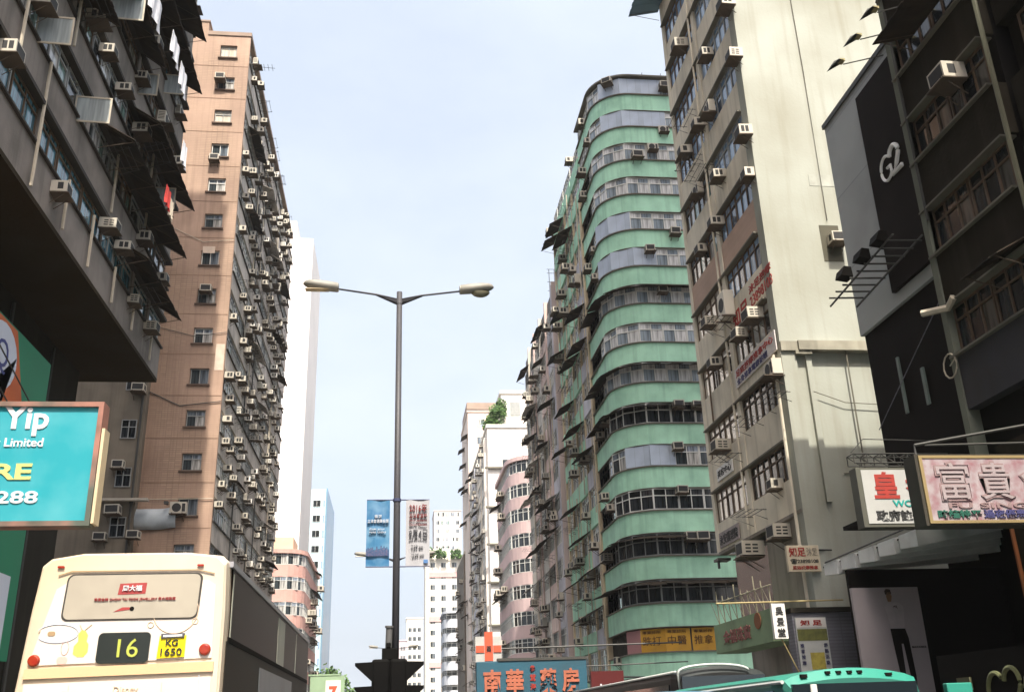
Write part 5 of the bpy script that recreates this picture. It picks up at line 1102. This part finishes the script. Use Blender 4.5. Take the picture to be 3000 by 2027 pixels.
rear('decal', [(-3.80, 3.83), (-3.43, 3.84), (-3.42, 3.99), (-3.78, 3.98)], M_LOGOR, d=.026); text('周大福', bu, sw, -3.74, 3.875, yr - .03, w=.26, h=.08, bold=.02)
text('珠寶金飾 CHOW TAI FOOK JEWELLERY 周大福集團', bu, M_LOGOR, -4.1, 3.74, yr - .026, w=1.08, h=.05); rear('decal', [(-3.83, 3.60), (-3.72, 3.66), (-3.62, 3.66), (-3.60, 3.63), (-3.68, 3.62)], M_LOGOR, d=.026); rear('decal', rrect(-3.62, -3.56, 3.61, 3.67, .028), M_BLACK, d=.027)
rear('route_box', rrect(-3.995, -3.31, 2.925, 3.325, .06, .03), mat('route_glass', (.012, .016, .012), .2, 0, spec=.6), d=.03)
text('16', bu, mat('route_yellow_green', (.42, .46, .08), .5, 0), -3.72, 3.0, yr - .035, w=.27, h=.24)
rear('number_plate', [(-3.2, 2.975), (-2.835, 2.99), (-2.83, 3.275), (-3.18, 3.27)], mat('plate_yellow', (.78, .62, .01), .45, .05), d=.03); rear('plate_lamp', [(-3.16, 3.235), (-2.85, 3.245), (-2.85, 3.30), (-3.16, 3.295)], mat('plate_lamp_dark', (.08, .08, .1), .4, 0), d=.05); rear('plate_lamp_strip', [(-3.13, 3.25), (-2.88, 3.258), (-2.88, 3.285), (-3.13, 3.277)], M_WHITE, d=.055)
text('KG', bu, M_INK, -3.09, 3.135, yr - .034, w=.16, h=.085, bold=.01); text('1650', bu, M_INK, -3.15, 3.01, yr - .034, w=.28, h=.095, bold=.01)
for xx, zz in ((-4.79, 2.985), (-2.57, 3.08)):
    b = MB(); b.tube([(xx, yr, zz), (xx, yr - .05, zz)], .085, 18, r2=.07); hl = build(b, 'tail_light', mat('red_lens', (.30, .02, .008), .2, .3, 12, spec=.6, grime=(.5, .12, .02)), bu, bevel=.015)
# pale painted doodles of the bus livery (plain shapes)
def doodle(P, m, r=.008): b = MB(); b.tube([(x, yr - .012, z) for x, z in P], r, 5); build(b, 'painted_line', m, bu)
M_DB = mat('doodle_blue', (.45, .50, .58), .5, 0); M_DP = mat('doodle_pink', (.66, .42, .36), .5, 0); M_DT = mat('doodle_tan', (.66, .50, .36), .5, 0)
doodle(arc(-4.53, 3.33, .27, .12, 160, -150, 22), M_DB, .006); doodle(arc(-3.0, 3.6, .30, .30, 0, 360, 30), M_DT, .007); doodle(arc(-2.73, 3.46, .04, .04, 0, 360, 8), M_DT, .006); doodle(arc(-3.32, 3.42, .04, .04, 0, 360, 8), M_DT, .006)
rear('painted_shape', [(-4.30, 3.06), (-4.24, 3.02), (-4.16, 3.02), (-4.11, 3.08), (-4.11, 3.18), (-4.14, 3.22), (-4.13, 3.30), (-4.17, 3.36), (-4.22, 3.37), (-4.26, 3.32), (-4.25, 3.22), (-4.30, 3.16)], mat('doodle_yellow', (.76, .66, .12), .5, .3, 8), d=.012)
doodle([(-4.21, 3.37), (-4.25, 3.44)], M_DT); doodle([(-4.18, 3.37), (-4.1, 3.44)], M_DT); rear('painted_shape', rrect(-4.5, -4.36, 2.93, 3.03, .045), M_DP, d=.012); doodle(arc(-4.41, 3.14, .05, .09, 0, 360, 12), M_DP, .005); rear('painted_shape', rrect(-4.66, -4.56, 3.30, 3.36, .028), mat('crease_brown', (.35, .24, .13)), d=.014)
rear('painted_shape', rrect(-2.97, -2.90, 3.22, 3.29, .03), mat('doodle_yellow2', (.74, .62, .3), .5, .2, 8), d=.012)
doodle(arc(-4.35, 2.52, .10, .06, 0, 200, 8), mat('doodle_rose', (.7, .3, .36), .5, 0)); rear('painted_shape', rrect(-4.2, -4.05, 2.44, 2.56, .03), mat('doodle_sky', (.4, .6, .68), .5, 0), d=.012)
text('Disney', bu, M_DT, -3.72, 2.53, yr - .012, w=.32, h=.10)
doodle([(-2.62, 2.75), (-2.62, 2.2)], M_DB, .006)
for xx in (-4.3, -3.1): doodle([(xx, 2.66), (xx, .9)], M_DT, .004)
g = MB()
for i in range(9): g.box(-4.2, -3.2, yr - .014, yr + .002, 1.2 + .07 * i, 1.235 + .07 * i)
build(g, 'engine_grille', M_BLACK, bu)
for xx in (-4.6, -2.72): rear('clearance_lamp', rrect(xx - .045, xx + .045, 4.205, 4.235, .012), MATS['red_lens'], d=.02)
rear('handle', rrect(-3.75, -3.55, 2.42, 2.46, .015), M_BLACK, d=.02)
# glazed side facing the street
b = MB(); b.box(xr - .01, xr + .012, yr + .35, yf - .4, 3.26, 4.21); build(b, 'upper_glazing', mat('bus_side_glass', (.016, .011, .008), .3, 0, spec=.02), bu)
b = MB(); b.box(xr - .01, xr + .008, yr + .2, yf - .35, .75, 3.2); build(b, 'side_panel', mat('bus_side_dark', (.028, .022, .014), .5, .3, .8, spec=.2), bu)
b = MB(); b.box(xr - .01, xr + .02, yr + .3, yf - .38, 3.19, 3.265); build(b, 'waist_rail', M_BLACK, bu)
b = MB(); b.box(xr - .08, xr + .03, yr + .2, yf - .2, 4.22, 4.30); build(b, 'gutter', mat('gutter_grey', (.30, .30, .32), .35, .2, 1, spec=.5), bu)
b = MB(); b.box(xr - .01, xr + .018, yr + .40, yr + .47, 3.27, 4.15); build(b, 'corner_strip', mat('strip_pale_green', (.50, .52, .42), .4, .1), bu)
for y0 in (20.7, 24.6): b = MB(); b.box(xr - .01, xr + .018, y0, y0 + (1.3 if y0 < 22 else .1), 3.27, 4.15); build(b, 'window_pillar', mat('pillar_grey_green', (.34, .35, .29), .4, .2), bu)
b = MB(); b.box(xr, xr + .014, 18.2, 24, 2.2, 3.05); build(b, 'lower_window', mat('lower_glass', (.14, .16, .17), .3, .6, 1.2, spec=.2), bu)
for yy in (15.9, 17.4, 26.2):
    for xx, s_ in ((xl + .16, -1), (xr - .16, 1)): wheel(bu, xx, yy, .48, .3, s_)

def small_bus(name, label, cat, x0, x1, yf_, yb_, h, m_roof, m_body, arch):
    t = thing(name, label, cat, ((x0 + x1) / 2, yf_, 0)); xm = (x0 + x1) / 2; hw = (x1 - x0) / 2
    def ring(y, k, zt, crown): 
        P = [(xm - hw * k, y, .4), (xm - hw * k, y, zt - .16), (xm - hw * k + .03, y, zt - .05)]
        for i in range(9): u = -1 + 2 * (i + .5) / 9; P.append((xm + u * (hw * k - .06), y, zt - .02 + crown * (1 - u * u)))
        return P + [(xm + hw * k - .03, y, zt - .05), (xm + hw * k, y, zt - .16), (xm + hw * k, y, .4)]
    RG = [ring(yf_, .93, h - .14, arch * .7), ring(yf_ + .12, .97, h - .03, arch), ring(yf_ + .5, 1, h, arch * .8), ring(yb_ - .3, 1, h, arch * .6), ring(yb_, .95, h - .12, arch * .5)]
    n = len(RG[0]); b = MB()
    for r_ in RG: b.v += r_
    for i in range(4):
        for j in range(n - 1): b.f.append([i * n + j, (i + 1) * n + j, (i + 1) * n + j + 1, i * n + j + 1]); b.m.append(0 if 2 <= j < n - 3 else 1)
    b.f.append(list(range(n))); b.m.append(1); b.f.append(list(range(4 * n, 5 * n))); b.m.append(1)
    o = build(b, 'body', [m_roof, m_body], t); return t
M_MTEAL = mat('minibus_green_roof', (.03, .24, .18), .35, .15, .8, spec=.5); M_MBODY = mat('minibus_dark_green_body', (.03, .14, .11), .35, .15, .8)
mn = small_bus('minibus', 'minibus with a turquoise green roof, lower right', 'minibus', 5.72, 7.9, 14.6, 21.2, 2.55, M_MTEAL, M_MBODY, .13)
M_WSC = mat('windscreen_dark', (.012, .018, .022), .06, 0, spec=.9)
b = MB(); b.hull8([(5.9, 14.5, 1.3), (7.72, 14.5, 1.3), (7.72, 14.62, 1.3), (5.9, 14.62, 1.3)], [(5.84, 14.56, 2.41), (7.78, 14.56, 2.41), (7.78, 14.62, 2.41), (5.84, 14.62, 2.41)]); build(b, 'windscreen', M_WSC, mn)
b = MB(); b.tube([(6.12, 14.47, 1.3), (6.16, 14.55, 2.4)], .05, 8); build(b, 'windscreen_pillar', M_WHITE, mn)
b = MB(); b.box(5.70, 5.725, 15.0, 20.9, 1.5, 2.34); build(b, 'side_window', M_WSC, mn); b = MB(); b.tube([(5.75, 14.7, 2.45), (5.75, 21.0, 2.43)], .03, 6); build(b, 'rain_gutter', mat('gutter_white', (.50, .52, .50), .3, .2, spec=.4), mn)
b = MB()
for xx in (6.45, 6.62, 6.79, 6.95): b.box(xx - .035, xx + .035, 14.62, 14.68, 2.535 + .01, 2.585)
b.box(6.02, 6.12, 14.62, 14.68, 2.50, 2.55); b.box(7.35, 7.45, 14.62, 14.68, 2.50, 2.54); build(b, 'roof_vent', M_BLACK, mn)
b = MB(); b.tube([(8.0, 14.6, 1.95), (8.35, 14.45, 2.28)], .03, 6); b.box(8.15, 8.55, 14.38, 14.5, 2.06, 2.36); build(b, 'mirror', M_MTEAL, mn, bevel=.05)
for yy in (15.8, 19.8):
    for xx, s_ in ((5.86, -1), (7.76, 1)): wheel(mn, xx, yy, .36, .22, s_)
cc = small_bus('coach', 'dark sided coach with a white roof line and arched front, behind the minibus', 'coach', 6.2, 8.3, 22.0, 35.5, 2.98, mat('coach_roof_dark', (.03, .035, .035), .4, .1, spec=.2), mat('coach_body_dark', (.022, .022, .022), .4, .1, spec=.2), .14)
b = MB(); b.tube([(6.2, 22.05, 2.95), (6.2, 35.3, 2.95)], .03, 8); b.tube([(6.2 + .05, 21.98, 2.55), (6.2 + .03, 21.98, 2.9)] + [(7.05 - .80 * math.cos(rad(a)), 21.97, 2.95 + .14 * math.sin(rad(a))) for a in range(0, 181, 15)], .028, 8); build(b, 'white_trim', mat('gutter_white', (.75, .76, .74)), cc, smooth=True)
b = MB(); b.box(6.3, 8.2, 21.93, 22.0, 1.2, 2.85); build(b, 'windscreen', M_WSC, cc); b = MB(); b.box(6.17, 6.2, 22.6, 35, 1.5, 2.7); build(b, 'side_window', M_WSC, cc)
for yy in (24, 33):
    for xx, s_ in ((6.36, -1), (8.14, 1)): wheel(cc, xx, yy, .45, .26, s_)
vn = small_bus('van', 'light blue van in front of the coach, only its top showing', 'van', 3.75, 5.2, 15.6, 20.0, 2.40, mat('van_blue_roof', (.09, .20, .30), .35, .15, 1, spec=.5), mat('van_blue_body', (.10, .22, .33), .35, .2, 1, spec=.5), .03)
b = MB(); b.box(3.9, 5.05, 15.55, 15.6, 1.3, 2.05); build(b, 'windscreen', M_WSC, vn)
for yy in (16.5, 19.2):
    for xx, s_ in ((3.86, -1), (5.1, 1)): wheel(vn, xx, yy, .34, .2, s_)
# ------------------------------------------------------------------ humid summer haze
hz = MB(); hz.box(-620, 620, -220, 1020, -1.0, 96)
ho = build(hz, 'haze', None); ho['kind'] = 'stuff'; ho['label'] = 'pale humid haze hanging in the street'
hm = bpy.data.materials.new('haze'); hm.use_nodes = True; hm.node_tree.nodes.clear()
pv = hm.node_tree.nodes.new('ShaderNodeVolumePrincipled'); pv.inputs['Color'].default_value = (.93, .96, 1, 1); pv.inputs['Density'].default_value = 0.0002; pv.inputs['Anisotropy'].default_value = 0.2
oo = hm.node_tree.nodes.new('ShaderNodeOutputMaterial'); hm.node_tree.links.new(pv.outputs[0], oo.inputs['Volume'])
ho.data.materials.clear(); ho.data.materials.append(hm)
for o in ROOTS:
    if '_w' in o: del o['_w']
for o in list(COL.objects):
    if '_w' in o: del o['_w']
for o in COL.objects:
    if o.get('label') and len(o['label'].split()) > 16: print('LONG', o.name, o['label'])
print('objects', len(COL.objects), 'air conditioners', AC_COUNT)
